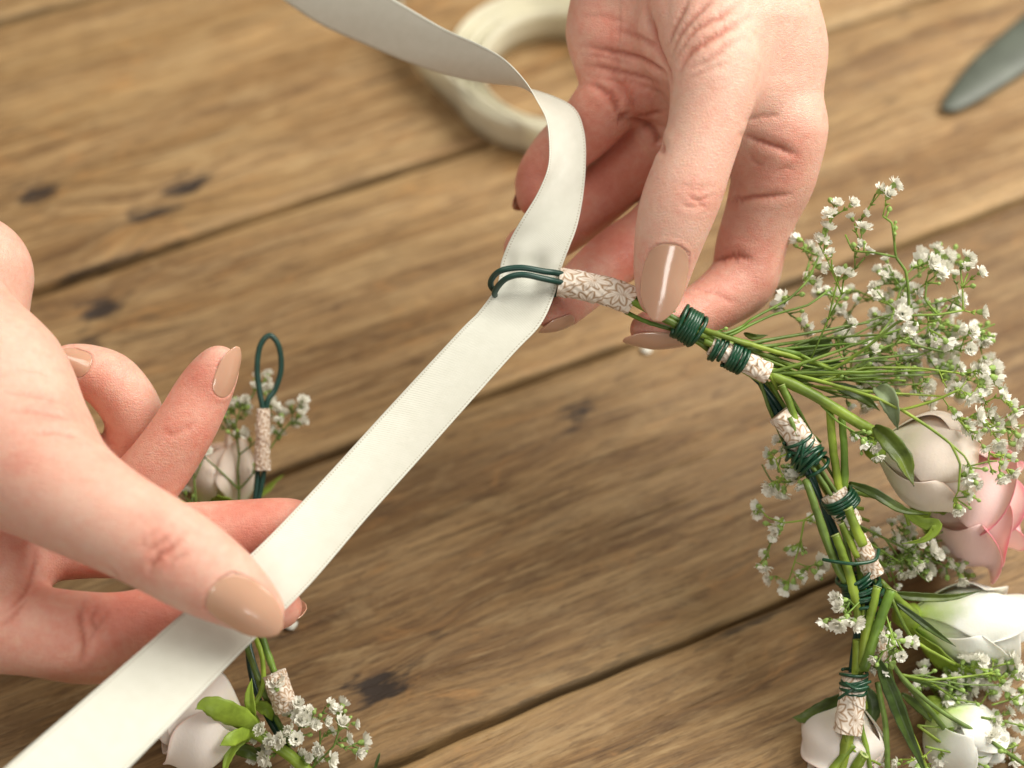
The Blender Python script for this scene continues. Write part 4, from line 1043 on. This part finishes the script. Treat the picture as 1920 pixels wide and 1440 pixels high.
# roses
def mat_petal(name, base, tip, edge):
    m, nt, N, L, b = new_mat(name)
    at = N.new('ShaderNodeAttribute'); at.attribute_name = "petal"
    sp = N.new('ShaderNodeSeparateColor'); L.new(at.outputs['Color'], sp.inputs[0])
    tc = N.new('ShaderNodeTexCoord'); n = noise(N, 120, 4); L.new(tc.outputs['Object'], n.inputs['Vector'])
    v = math_n(N, L, 'ADD', sp.outputs[0], math_n(N, L, 'MULTIPLY', math_n(N, L, 'SUBTRACT', n.outputs[0], 0.5), 0.35), True)
    r = ramp(N, [(0.0, base), (0.32, tip), (0.80, tip), (1.0, edge)]); L.new(v, r.inputs[0])
    L.new(r.outputs[0], b.inputs['Base Color'])
    b.inputs['Roughness'].default_value = 0.55; b.inputs['Specular IOR Level'].default_value = 0.25
    b.inputs['Subsurface Weight'].default_value = 0.35; b.inputs['Subsurface Radius'].default_value = (1, 0.7, 0.5); b.inputs['Subsurface Scale'].default_value = 0.0015
    b.inputs['Sheen Weight'].default_value = 0.2
    mp = N.new('ShaderNodeMapping'); mp.inputs['Scale'].default_value = (1, 1, 0.15); L.new(tc.outputs['Object'], mp.inputs[0])
    n2 = noise(N, 1400, 3); L.new(mp.outputs[0], n2.inputs['Vector'])
    bp = N.new('ShaderNodeBump'); bp.inputs['Strength'].default_value = 0.25; bp.inputs['Distance'].default_value = 0.0003
    L.new(n2.outputs[0], bp.inputs['Height']); L.new(bp.outputs[0], b.inputs['Normal'])
    out = N["Material Output"]; tr = N.new('ShaderNodeBsdfTranslucent'); mx = N.new('ShaderNodeMixShader')
    L.new(r.outputs[0], tr.inputs[0]); mx.inputs[0].default_value = 0.12
    L.new(b.outputs[0], mx.inputs[1]); L.new(tr.outputs[0], mx.inputs[2]); L.new(mx.outputs[0], out.inputs[0])
    return m
P_CREAM = mat_petal("cream_petal", (0.76, 0.72, 0.46), (0.93, 0.765, 0.655), (0.90, 0.58, 0.44))
P_PINK = mat_petal("pink_petal", (0.88, 0.66, 0.56), (0.92, 0.60, 0.57), (0.84, 0.21, 0.29))
P_WHITE = mat_petal("white_petal", (0.42, 0.60, 0.10), (0.88, 0.87, 0.78), (0.87, 0.84, 0.77))
P_BLUSH = mat_petal("blush_petal", (0.88, 0.80, 0.62), (0.95, 0.835, 0.76), (0.91, 0.64, 0.57))
def rose(base, tip, R, mat, seed, opening=0.15, npet=8, sepals=5, reflex=0.3, label=None, roll=0.0, lens=1.0):
    rs = random.Random(seed)
    b = np.array(W(*base)); e = np.array(W(*tip)); ax = e - b; H = np.linalg.norm(ax); ax /= H
    x = np.cross(ax, (0.1, 0.2, 1.0)); x /= np.linalg.norm(x); y = np.cross(ax, x); Rm = MM(R, base[2])
    g = Geo()
    # receptacle: a small green hip under the petals
    hip = [b - ax * H * q for q in (0.16, 0.12, 0.06, 0.0, -0.05)]
    g.add(tube_geo(hip, [Rm * .16, Rm * .24, Rm * .30, Rm * .34, Rm * .25], 12))
    ro = part("rose", g, SEPAL, origin=tuple(b))
    settle(ro, Vector(b))
    if label: ro["label"] = label
    for i in range(npet):
        lay = (i + 1) / npet                                   # 0 inner .. 1 outer
        ang0 = i * 2.399 + roll; half = 1.0 + 0.35 * lay
        nu, nv = 17, 15
        V = []; A = []; p1, p2, p3 = rs.random() * 6, rs.random() * 6, rs.uniform(0.90, 1.06)
        for j in range(nv):
            v = j / (nv - 1)
            for k in range(nu):
                u = -1 + 2 * k / (nu - 1)
                prof = (0.22 + 0.78 * math.sin(min(1, v / 0.55) * math.pi / 2)) if v < 0.55 else 1 - (1 - 0.62 - opening * 0.6) * ((v - 0.55) / 0.45) ** 1.6
                lip = opening * 1.3 * lay * max(0, (v - 0.72) / 0.28) ** 2 * (1 - 0.5 * u * u)
                rr = Rm * ((0.42 + 0.58 * lay) * prof + lip) * (1 + 0.02 * math.sin(3 * u + p1))
                hh = H * p3 * (v * (1 - 0.40 * abs(u) ** 3.5 * v)) * (0.89 + 0.11 * (1 - lay)) - H * lip * 0.25
                hh += H * 0.022 * math.sin(5 * u + p2) * v ** 3
                # edges of the petal tuck in or roll away
                rr *= 1 - 0.06 * u * u * (1 - lay) + (0.03 + 0.05 * v) * lay * abs(u) ** 5
                rr += Rm * 0.03 * lay * max(0, (v - 0.85) / 0.15) ** 2
                an = ang0 + u * half * (0.55 + 0.45 * math.sin(min(1, v * 1.25) * math.pi / 2))
                V.append(b + ax * hh + (x * math.cos(an) + y * math.sin(an)) * rr)
                A.append((min(1, v * 0.82 + 0.45 * max(0, abs(u) - .65) * v + (0.12 if v > 0.95 else 0)), u * 0.5 + 0.5, 0, 1))
        F = [(j * nu + k, j * nu + k + 1, (j + 1) * nu + k + 1, (j + 1) * nu + k) for j in range(nv - 1) for k in range(nu - 1)]
        po = obj_from("petal", V, F, mat, ro)
        at_ = po.data.attributes.new("petal", 'FLOAT_COLOR', 'POINT'); at_.data.foreach_set('color', np.array(A).ravel())
        md = po.modifiers.new("thickness", 'SOLIDIFY'); md.thickness = 0.00035; md.offset = 0
        md = po.modifiers.new("smooth", 'SUBSURF'); md.levels = 1; md.render_levels = 1
    for i in range(sepals):
        an = i * 2 * math.pi / sepals + rs.uniform(-.25, .25) + roll
        d = x * math.cos(an) + y * math.sin(an); fl = reflex * rs.uniform(0.6, 1.5)
        mid = [b + d * Rm * .26 - ax * H * .02, b + d * Rm * .60 + ax * H * .12 * lens, b + d * Rm * (.92 + fl * .25) + ax * H * (.30 - .10 * fl) * lens, b + d * Rm * (1.02 + fl * .8) + ax * H * (.48 - .35 * fl) * lens, b + d * Rm * (1.05 + fl * 1.25) + ax * H * (.60 - .55 * fl) * lens]
        lo = obj_from("sepal", *leaf_geo(mid, Rm * 0.31, rs.uniform(-.5, .5), 0.25, face=d), SEPAL, ro)
        md = lo.modifiers.new("thickness", 'SOLIDIFY'); md.thickness = 0.0003; md.offset = 0
    return ro
rose((1652, 838, -12), (1838, 892, -10), 98, P_CREAM, 3, 0.12, 10, 0, 0.4, "cream-peach rosebud with a dark curled leaf across it", roll=0.6)
rose((1738, 945, -34), (1925, 968, -30), 112, P_PINK, 5, 0.34, 12, 2, 0.5, "pink rose with deep pink petal edges", roll=1.9)
rose((1712, 1158, -26), (1935, 1192, -28), 82, P_WHITE, 8, 0.24, 10, 1, 0.1, "white rose, green at its base", roll=0.3)
rose((1600, 1322, -16), (1570, 1475, -17), 82, P_BLUSH, 11, 0.20, 8, 0, 0.5, roll=1.0)
rose((1752, 1330, -17), (1860, 1435, -16), 78, P_WHITE, 13, 0.15, 9, 0, 0.3)
rose((425, 968, -52), (402, 818, -50), 76, P_CREAM, 17, 0.10, 7, 4, 0.3)
rose((458, 1362, -8), (290, 1336, -4), 98, P_BLUSH, 19, 0.14, 10, 0, 0.35, "blush rosebud with bright green sepals below the ribbon", roll=0.2)
rose((1600, 700, -22), (1650, 685, -24), 34, P_BLUSH, 23, 0.1, 6, 3, 0.2, roll=1)

# baby's breath
def floret_mesh(seed, open_=1.0):
    rs = random.Random(seed); V = []; F = []; mi = []
    def add(vs, fs, m):
        b = len(V); V.extend(vs); F.extend([tuple(q + b for q in f) for f in fs]); mi.extend([m] * len(fs))
    # calyx
    seg = 7; vs = []; 
    for z, r in ((-0.0021, .0003), (-0.0015, .0008), (-0.0006, .0011), (0.0003, .0011)):
        vs += [(r * math.cos(2 * math.pi * k / seg), r * math.sin(2 * math.pi * k / seg), z) for k in range(seg)]
    fs = [(i * seg + k, i * seg + (k + 1) % seg, (i + 1) * seg + (k + 1) % seg, (i + 1) * seg + k) for i in range(3) for k in range(seg)] + [tuple(range(seg))[::-1]]
    add(vs, fs, 0)
    for wh, (n, L, tilt) in enumerate(((7, .0031, 0.22), (7, .0029, 0.62), (6, .0026, 0.98), (5, .0021, 1.28))):
        for k in range(n):
            a = 2 * math.pi * (k + rs.uniform(-.3, .3) + wh * .5) / n; tl = tilt + rs.uniform(-.32, .32) + (1 - open_) * 0.8
            l = L * rs.uniform(0.85, 1.12); w = l * rs.uniform(0.30, 0.44)
            dr = (math.cos(a), math.sin(a)); td = (-dr[1], dr[0]); ptw = rs.uniform(-.25, .25)
            def P(s, t, lift=0.0):
                rad = 0.0005 + s * math.cos(tl) ; z = 0.0002 + s * math.sin(tl) + lift + t * ptw
                return (dr[0] * rad + td[0] * t, dr[1] * rad + td[1] * t, z)
            c = -0.12 * l
            add([P(0, -w * .35), P(0, w * .35), P(l * .6, -w, c), P(l * .6, 0), P(l * .6, w, c), P(l * rs.uniform(.9, 1.08), -w * .75), P(l * rs.uniform(.8, .95), 0), P(l * rs.uniform(.9, 1.08), w * .75)],
                [(0, 1, 4, 3), (0, 3, 2), (2, 3, 6, 5), (3, 4, 7, 6)], 1)
    me = bpy.data.meshes.new("floret"); me.from_pydata(V, [], F); me.materials.append(CALYX); me.materials.append(FLORET)
    me.polygons.foreach_set('material_index', mi); me.update(); me.shade_smooth()
    return me
FLM = [floret_mesh(i, o_) for i, o_ in enumerate((1.0, 0.9, 0.75, 0.55, 1.0, 0.3))]
def bud_mesh():
    V = []; F = []; seg = 6
    prof = ((-.0011, .0002), (-.0006, .0007), (0, .0009), (.0005, .0007), (.0010, .0002))
    for z, r in prof: V += [(r * math.cos(2 * math.pi * k / seg), r * math.sin(2 * math.pi * k / seg), z) for k in range(seg)]
    F = [(i * seg + k, i * seg + (k + 1) % seg, (i + 1) * seg + (k + 1) % seg, (i + 1) * seg + k) for i in range(4) for k in range(seg)] + [tuple(range(seg))[::-1], tuple(range(4 * seg, 5 * seg))]
    me = bpy.data.meshes.new("bud"); me.from_pydata(V, [], F); me.materials.append(CALYX); me.shade_smooth(); return me
BUDM = bud_mesh()
def sprig(mains, florets, seed, r_main=4.5, r_twig=2.3, buds=12, mat=None, size=1.0):
    rs = random.Random(seed); g = Geo(); size *= 0.76; r_twig *= 0.74; mains = [(m_, r_ * 0.74) for m_, r_ in mains]
    # companions: most blooms stand in twos and threes
    florets = list(florets) + [(x + rs.uniform(-26, 26), y + rs.uniform(-26, 26), t - rs.uniform(2, 9)) for x, y, t in florets for _ in range(2) if rs.random() < 0.68]
    nodes = []                                    # (pos, path length from root)
    root = None
    for mp, rm in mains:
        K_ = np.array([tuple(W(*q_)) for q_ in mp]); P = 0.35 * wpath(mp, 6) + 0.65 * np.vstack([K_[i_] + (K_[i_ + 1] - K_[i_]) * f_ / 6 for i_ in range(len(K_) - 1) for f_ in range(6)] + [K_[-1]])
        if root is None: root = P[0]
        g.add(tube_geo(P, np.linspace(MM(rm), MM(max(rm * 0.6, r_twig)), len(P)), 7))
        L = np.r_[0, np.cumsum(np.linalg.norm(np.diff(P, axis=0), axis=1))]
        base = 0.0 if not nodes else min(nodes, key=lambda q: np.linalg.norm(q[0] - P[0]))[1]
        for p, l in list(zip(P, L))[2:]: nodes.append((p, base + l))
    fl = [np.array(W(*f)) for f in florets]
    order = sorted(range(len(fl)), key=lambda i: np.linalg.norm(fl[i] - root))
    ends = []
    for i in order:
        p = fl[i]
        best = min(nodes, key=lambda q: np.linalg.norm(q[0] - p) + 0.30 * q[1])
        q = best[0]; d = np.linalg.norm(p - q)
        out = (p - root); out /= np.linalg.norm(out) + 1e-9
        mid = q + (p - q) * 0.55 + np.array([rs.uniform(-1, 1) for _ in range(3)]) * d * 0.10 - out * d * 0.06
        dirn = p - mid; dirn /= np.linalg.norm(dirn) + 1e-9
        dirn = dirn + np.array([rs.uniform(-1, 1) for _ in range(3)]) * 0.45 - np.array(fwd) * 0.30; dirn /= np.linalg.norm(dirn)
        endp = p - dirn * 0.0019
        C = np.vstack([spline(np.array([q, mid]), 2)[:-1], spline(np.array([mid, endp]), 2)])
        g.add(tube_geo(C, MM(r_twig) * (1 if d > .01 else .8), 6))
        k0 = best[1] + d * 0.55
        nodes.append((mid, k0)); nodes.append(((q + mid) / 2, best[1] + d * .28))
        # a pair of tiny bracts at the fork
        for sgn in (-1, 1):
            sdv = np.cross(dirn, -np.array(fwd)); sdv /= np.linalg.norm(sdv) + 1e-9
            g.add(tube_geo([mid, mid + sdv * sgn * MM(5) + dirn * MM(7)], [MM(2.6), MM(0.6)], 5))
        ends.append((p, dirn))
    budpts = []
    for _ in range(buds):
        if len(nodes) < 4: break
        q = rs.choice(nodes[len(nodes) // 3:])[0]
        v = (q - root); v /= np.linalg.norm(v) + 1e-9
        v = v + np.array([rs.uniform(-1, 1) for _ in range(3)]) * 0.8; v /= np.linalg.norm(v)
        e = q + v * MM(rs.uniform(12, 34)); g.add(tube_geo(spline(np.array([q, e]), 2), MM(1.7), 5)); budpts.append((e, v))
    so = part("sprig", g, mat or STEM, origin=tuple(root)); settle(so, Vector(root))
    for p, dn in ends:
        ALLF.append((so, root, p, dn, rs.choice(FLM), size * rs.uniform(0.75, 1.2)))
    for p, dn in budpts:
        ALLB.append((so, root, p, dn, BUDM, rs.uniform(0.6, 1.1)))
ALLF = []; ALLB = []
def zr(a, b): return rnd.uniform(a, b)
def Z(lst, a, b): return [(x, y, zr(a, b)) for x, y in lst]
# big spray above the first binding
sprig([([(1300, 616, 4), (1360, 625, 3), (1392, 612, 0), (1410, 598, 0), (1480, 560, -6), (1515, 525, -10), (1535, 480, -12)], 4.5), ([(1300, 620, 3), (1370, 628, 2), (1405, 610, 0), (1450, 590, -4), (1515, 572, -10), (1560, 540, -14)], 4.5)],
      Z([(1497, 449), (1520, 466), (1538, 501), (1549, 546), (1470, 560), (1500, 600), (1577, 573), (1527, 530)], -24, -6), 31, buds=10)
sprig([([(1500, 665, 0), (1560, 692, 2), (1620, 655, 8), (1680, 606, 12), (1705, 592, 12), (1758, 590, 12), (1806, 582, 11)], 4.5),
       ([(1705, 592, 12), (1703, 545, 12), (1698, 508, 12), (1680, 482, 12), (1676, 445, 12), (1672, 418, 12), (1655, 405, 11)], 4.2),
       ([(1680, 482, 12), (1640, 474, 12), (1600, 470, 10), (1585, 440, 8)], 3.2), ([(1758, 590, 12), (1735, 562, 12), (1738, 530, 11)], 3.0)],
      [(1666, 367, 12), (1598, 383, 10), (1555, 402, 8), (1549, 429, 6), (1619, 429, 9), (1557, 476, 8), (1612, 460, 9), (1573, 511, 6), (1748, 492, 11), (1839, 511, 11), (1841, 585, 11), (1691, 589, 14), (1755, 640, 10)], 32, buds=12)
sprig([([(1470, 668, -2), (1540, 680, -4), (1620, 664, -8), (1690, 640, -12), (1760, 600, -16)], 4.2), ([(1620, 664, -8), (1670, 600, -14), (1690, 540, -18), (1740, 500, -22)], 3.5), ([(1690, 640, -12), (1770, 660, -14), (1820, 640, -15)], 3.5)],
      Z([(1755, 466), (1775, 480), (1806, 495), (1717, 499), (1662, 488), (1761, 511), (1682, 542), (1682, 523), (1639, 538), (1705, 624), (1711, 651), (1746, 639), (1822, 620), (1855, 628), (1818, 655), (1779, 628), (1640, 590), (1610, 560),
         (1577, 624), (1598, 608), (1735, 570), (1720, 545), (1800, 560), (1660, 630), (1700, 560)], -26, -6), 33, buds=26)
sprig([([(1440, 690, 0), (1540, 715, 2), (1640, 745, 5), (1690, 768, 7), (1750, 752, 8), (1800, 730, 8)], 5.0), ([(1690, 768, 7), (1740, 800, 9), (1782, 832, 11), (1800, 870, 12), (1797, 920, 12)], 4.4), ([(1782, 832, 11), (1808, 855, 12), (1822, 880, 12)], 3),
       ([(1540, 715, 2), (1620, 690, -4), (1720, 690, -6), (1800, 700, -6)], 4)],
      [(1841, 694, 6), (1843, 713, 2), (1794, 729, 6), (1818, 744, 8), (1837, 740, 3), (1882, 742, 2), (1905, 772, 0), (1833, 814, 8), (1872, 807, 3), (1872, 830, 5), (1911, 818, -10), (1822, 888, 12), (1880, 869, 6), (1790, 772, 6), (1833, 779, 4),
       (1819, 896, 12), (1815, 928, 11), (1795, 957, 11), (1876, 896, 8), (1855, 770, 0), (1862, 690, -4)], 34, buds=24)
sprig([([(1450, 700, -3), (1560, 712, -8), (1660, 706, -12), (1760, 700, -16)], 4.0), ([(1560, 712, -8), (1600, 690, -12), (1650, 660, -18)], 3.0)],
      Z([(1682, 702), (1713, 702), (1557, 696), (1740, 720), (1620, 715), (1760, 690), (1690, 670), (1640, 700), (1780, 700), (1730, 740), (1800, 690)], -24, -8), 35, buds=22)
sprig([([(1540, 760, 0), (1570, 790, 3), (1610, 815, 6)], 3.2)], [(1619, 830, 6), (1640, 838, 7), (1600, 815, 4)], 36, buds=6)
# thinner, deeper sprays that fill the spray from behind
def fan(root, mid, spread, n, seed, depth, buds):
    r_ = random.Random(seed); mains = []; pts = []
    for q in range(4):
        e = (spread[0] + (spread[2] - spread[0]) * r_.random(), spread[1] + (spread[3] - spread[1]) * r_.random(), r_.uniform(*depth))
        mm = (mid[0] + r_.uniform(-30, 30), mid[1] + r_.uniform(-25, 25), (root[2] + e[2]) / 2)
        mains.append(([root, mm, ((mm[0] + e[0]) / 2 + r_.uniform(-20, 20), (mm[1] + e[1]) / 2 + r_.uniform(-15, 15), (mm[2] + e[2]) / 2), e], 3.2))
    for q in range(n):
        pts.append((spread[0] + (spread[2] - spread[0]) * r_.random(), spread[1] + (spread[3] - spread[1]) * r_.random(), r_.uniform(*depth)))
    sprig(mains, pts, seed, r_twig=1.9, buds=buds, mat=STEMD if seed % 2 else None, size=0.92)
fan((1430, 668, -4), (1530, 650, -10), (1540, 500, 1800, 640), 16, 51, (-34, -14), 26)
fan((1440, 690, -5), (1560, 690, -10), (1650, 600, 1870, 740), 16, 52, (-34, -12), 26)
fan((1460, 700, -4), (1560, 720, -8), (1560, 640, 1760, 760), 8, 53, (-24, -8), 30)
fan((1600, 1000, -8), (1660, 1040, -14), (1650, 980, 1780, 1100), 8, 54, (-34, -18), 22)
fan((1690, 1268, -6), (1760, 1280, -10), (1760, 1225, 1915, 1330), 12, 55, (-24, -12), 24)
fan((1720, 1360, -8), (1780, 1390, -9), (1780, 1350, 1915, 1435), 8, 56, (-14, -6), 14)
fan((1530, 880, -7), (1480, 880, -10), (1425, 800, 1510, 920), 4, 57, (-18, -10), 10)
# small sprays on the inner side of the wire
sprig([([(1515, 860, -4), (1480, 850, -7), (1455, 862, -9), (1470, 900, -10)], 3.0), ([(1480, 850, -7), (1490, 810, -8), (1500, 780, -8)], 2.6)], Z([(1441, 850), (1472, 892), (1445, 912), (1501, 908), (1492, 880)], -14, -6), 37, r_twig=2.0, buds=9)
sprig([([(1530, 960, -8), (1508, 975, -12), (1470, 980, -14), (1440, 970, -16), (1425, 955, -16)], 2.8), ([(1508, 975, -12), (1500, 1020, -14), (1485, 1070, -15)], 2.8)],
      Z([(1421, 949), (1459, 993), (1501, 1025), (1433, 1061), (1505, 1085), (1473, 1104), (1529, 1073), (1521, 973)], -22, -12), 38, r_twig=2.0, buds=9)
sprig([([(1620, 1120, 0), (1600, 1140, 3), (1590, 1150, 5)], 2.6)], [(1574, 1138, 7), (1572, 1170, 7), (1606, 1168, 8), (1588, 1160, 5)], 39, buds=2, size=1.1)
sprig([([(1660, 1150, -2), (1672, 1190, 2), (1680, 1215, 3)], 2.8)], [(1690, 1230, 5), (1694, 1202, 2), (1660, 1195, 4), (1640, 1235, 4)], 40, buds=10)
# between the two pink roses and behind
sprig([([(1610, 985, -8), (1660, 1010, -14), (1720, 1040, -20), (1770, 1060, -24)], 3.4), ([(1660, 1010, -14), (1690, 1050, -20), (1740, 1090, -24)], 3.0)],
      Z([(1650, 1037), (1678, 1009), (1700, 1030), (1720, 1060), (1740, 1070), (1690, 1075), (1660, 1060), (1760, 1040), (1803, 1085), (1725, 1020), (1640, 1000)], -30, -12), 41, buds=26, mat=STEMD)
# lower right sprays
sprig([([(1690, 1265, -4), (1740, 1275, -8), (1800, 1270, -12), (1860, 1262, -15)], 4.0), ([(1740, 1275, -8), (1790, 1310, -12), (1840, 1320, -14)], 3.2), ([(1860, 1322, -8), (1900, 1310, -10), (1940, 1290, -12)], 2.6)],
      Z([(1847, 1263), (1840, 1240), (1803, 1303), (1835, 1323), (1884, 1279), (1890, 1300), (1916, 1263), (1870, 1240), (1780, 1270), (1727, 1267), (1760, 1290), (1900, 1240), (1810, 1250), (1862, 1300), (1790, 1330), (1905, 1310)], -22, -10), 42, buds=30)
sprig([([(1735, 1400, -6), (1780, 1410, -6), (1840, 1420, -7), (1900, 1400, -8)], 3.4), ([(1840, 1345, -8), (1880, 1352, -9), (1930, 1365, -10)], 3.4)],
      Z([(1855, 1424), (1916, 1367), (1763, 1420), (1682, 1432), (1900, 1425), (1880, 1395), (1830, 1440), (1860, 1380), (1720, 1440)], -12, -5), 43, buds=16)
# left end of the crown
sprig([([(447, 990, -40), (448, 945, -40), (448, 918, -40), (446, 880, -40), (448, 853, -40), (442, 795, -40), (450, 770, -40)], 4.0), ([(448, 918, -40), (420, 890, -39), (385, 858, -38)], 3.2), ([(448, 918, -40), (465, 900, -40), (482, 878, -41), (522, 818, -42), (546, 790, -42)], 3.2),
       ([(448, 853, -40), (475, 832, -42), (500, 800, -43)], 2.8)],
      [(505, 730, -44), (461, 750, -40), (441, 757, -40), (478, 727, -42), (569, 750, -42), (561, 776, -41), (566, 792, -41), (511, 761, -44), (522, 790, -42), (514, 808, -43), (455, 811, -38), (419, 780, -39), (386, 847, -37), (430, 765, -42)], 44, buds=12, mat=STEMD)
sprig([([(369, 990, -36), (368, 955, -36), (364, 900, -36), (362, 885, -36)], 3.6), ([(364, 900, -36), (375, 875, -36), (382, 858, -37)], 2.2)], [(360, 880, -36), (335, 945, -36)], 45, buds=3, mat=STEMD)
sprig([([(540, 1400, -8), (585, 1440, -8), (600, 1400, -6), (600, 1370, -5)], 3.0), ([(540, 1400, -8), (560, 1370, -6), (565, 1340, -5)], 3.0), ([(585, 1440, -8), (625, 1400, -6), (635, 1370, -5)], 3.0)],
      [(519, 1282, -3), (560, 1319, -2), (620, 1321, -3), (641, 1358, -3), (591, 1358, 0), (612, 1350, -2), (563, 1350, -1), (490, 1368, 0), (526, 1389, 2), (555, 1386, 0), (498, 1423, -2), (599, 1405, -2), (670, 1410, -8), (578, 1334, -4), (545, 1340, -6), (575, 1420, -4), (620, 1425, -6)], 46, buds=22, mat=STEMD, size=1.05)
# the 300 blooms and buds that show largest are single pieces, the rest one mass each
def place_blooms(lst, name, mass):
    def shown(q):
        d = Vector(q[2]) - CAM; z = d.dot(fwd); x = d.dot(right) / z * 500 / S; y = d.dot(up) / z * 500 / S
        return (abs(x) < 985 and abs(y) < 745, q[5] / z)
    lst = sorted(lst, key=shown, reverse=True)
    for so, root, p, dn, me, s_ in lst[:300]:
        o = bpy.data.objects.new(name, me); col.objects.link(o); o.parent = so
        o.location = Vector(p - root); o.rotation_euler = Vector(dn).to_track_quat('Z', 'Y').to_euler(); o.scale = (s_, s_, s_)
    if len(lst) > 300:
        bm = bmesh.new()
        for so, root, p, dn, me, s_ in lst[300:]:
            t_ = me.copy(); t_.transform(Matrix.LocRotScale(Vector(p) - CROWN.location, Vector(dn).to_track_quat('Z', 'Y'), Vector((s_, s_, s_))))
            bm.from_mesh(t_); bpy.data.meshes.remove(t_)
        me = bpy.data.meshes.new(mass); bm.to_mesh(me); bm.free()
        for m_ in lst[0][4].materials: me.materials.append(m_)
        me.shade_smooth()
        o = bpy.data.objects.new(mass, me); col.objects.link(o); o.parent = CROWN; o["kind"] = "stuff"
place_blooms(ALLF, "floret", "floret_mass"); place_blooms(ALLB, "bud", "bud_mass")
print("FLORETS", len(ALLF), "BUDS", len(ALLB))
# fallen petals on the boards
for i, (px, py) in enumerate(((545, 1172), (1212, 655))):
    g0 = ground(px, py, 0.0006)
    V = [g0 + Vector((0.0022 * math.cos(a) * (1 + .2 * math.sin(3 * a)), 0.0018 * math.sin(a), 0.0004 * math.sin(2 * a))) for a in [2 * math.pi * k / 12 for k in range(12)]]
    o = obj_from("fallen_petal", V + [g0 + Vector((0, 0, 0.0006))], [(k, (k + 1) % 12, 12) for k in range(12)], FLORET)
    o.modifiers.new("thickness", 'SOLIDIFY').thickness = 0.0002
    tag(o, ("tiny pale petal on the boards beside the thumb pinching the ribbon", "tiny pale petal fallen in the gap between two boards")[i], "petal")
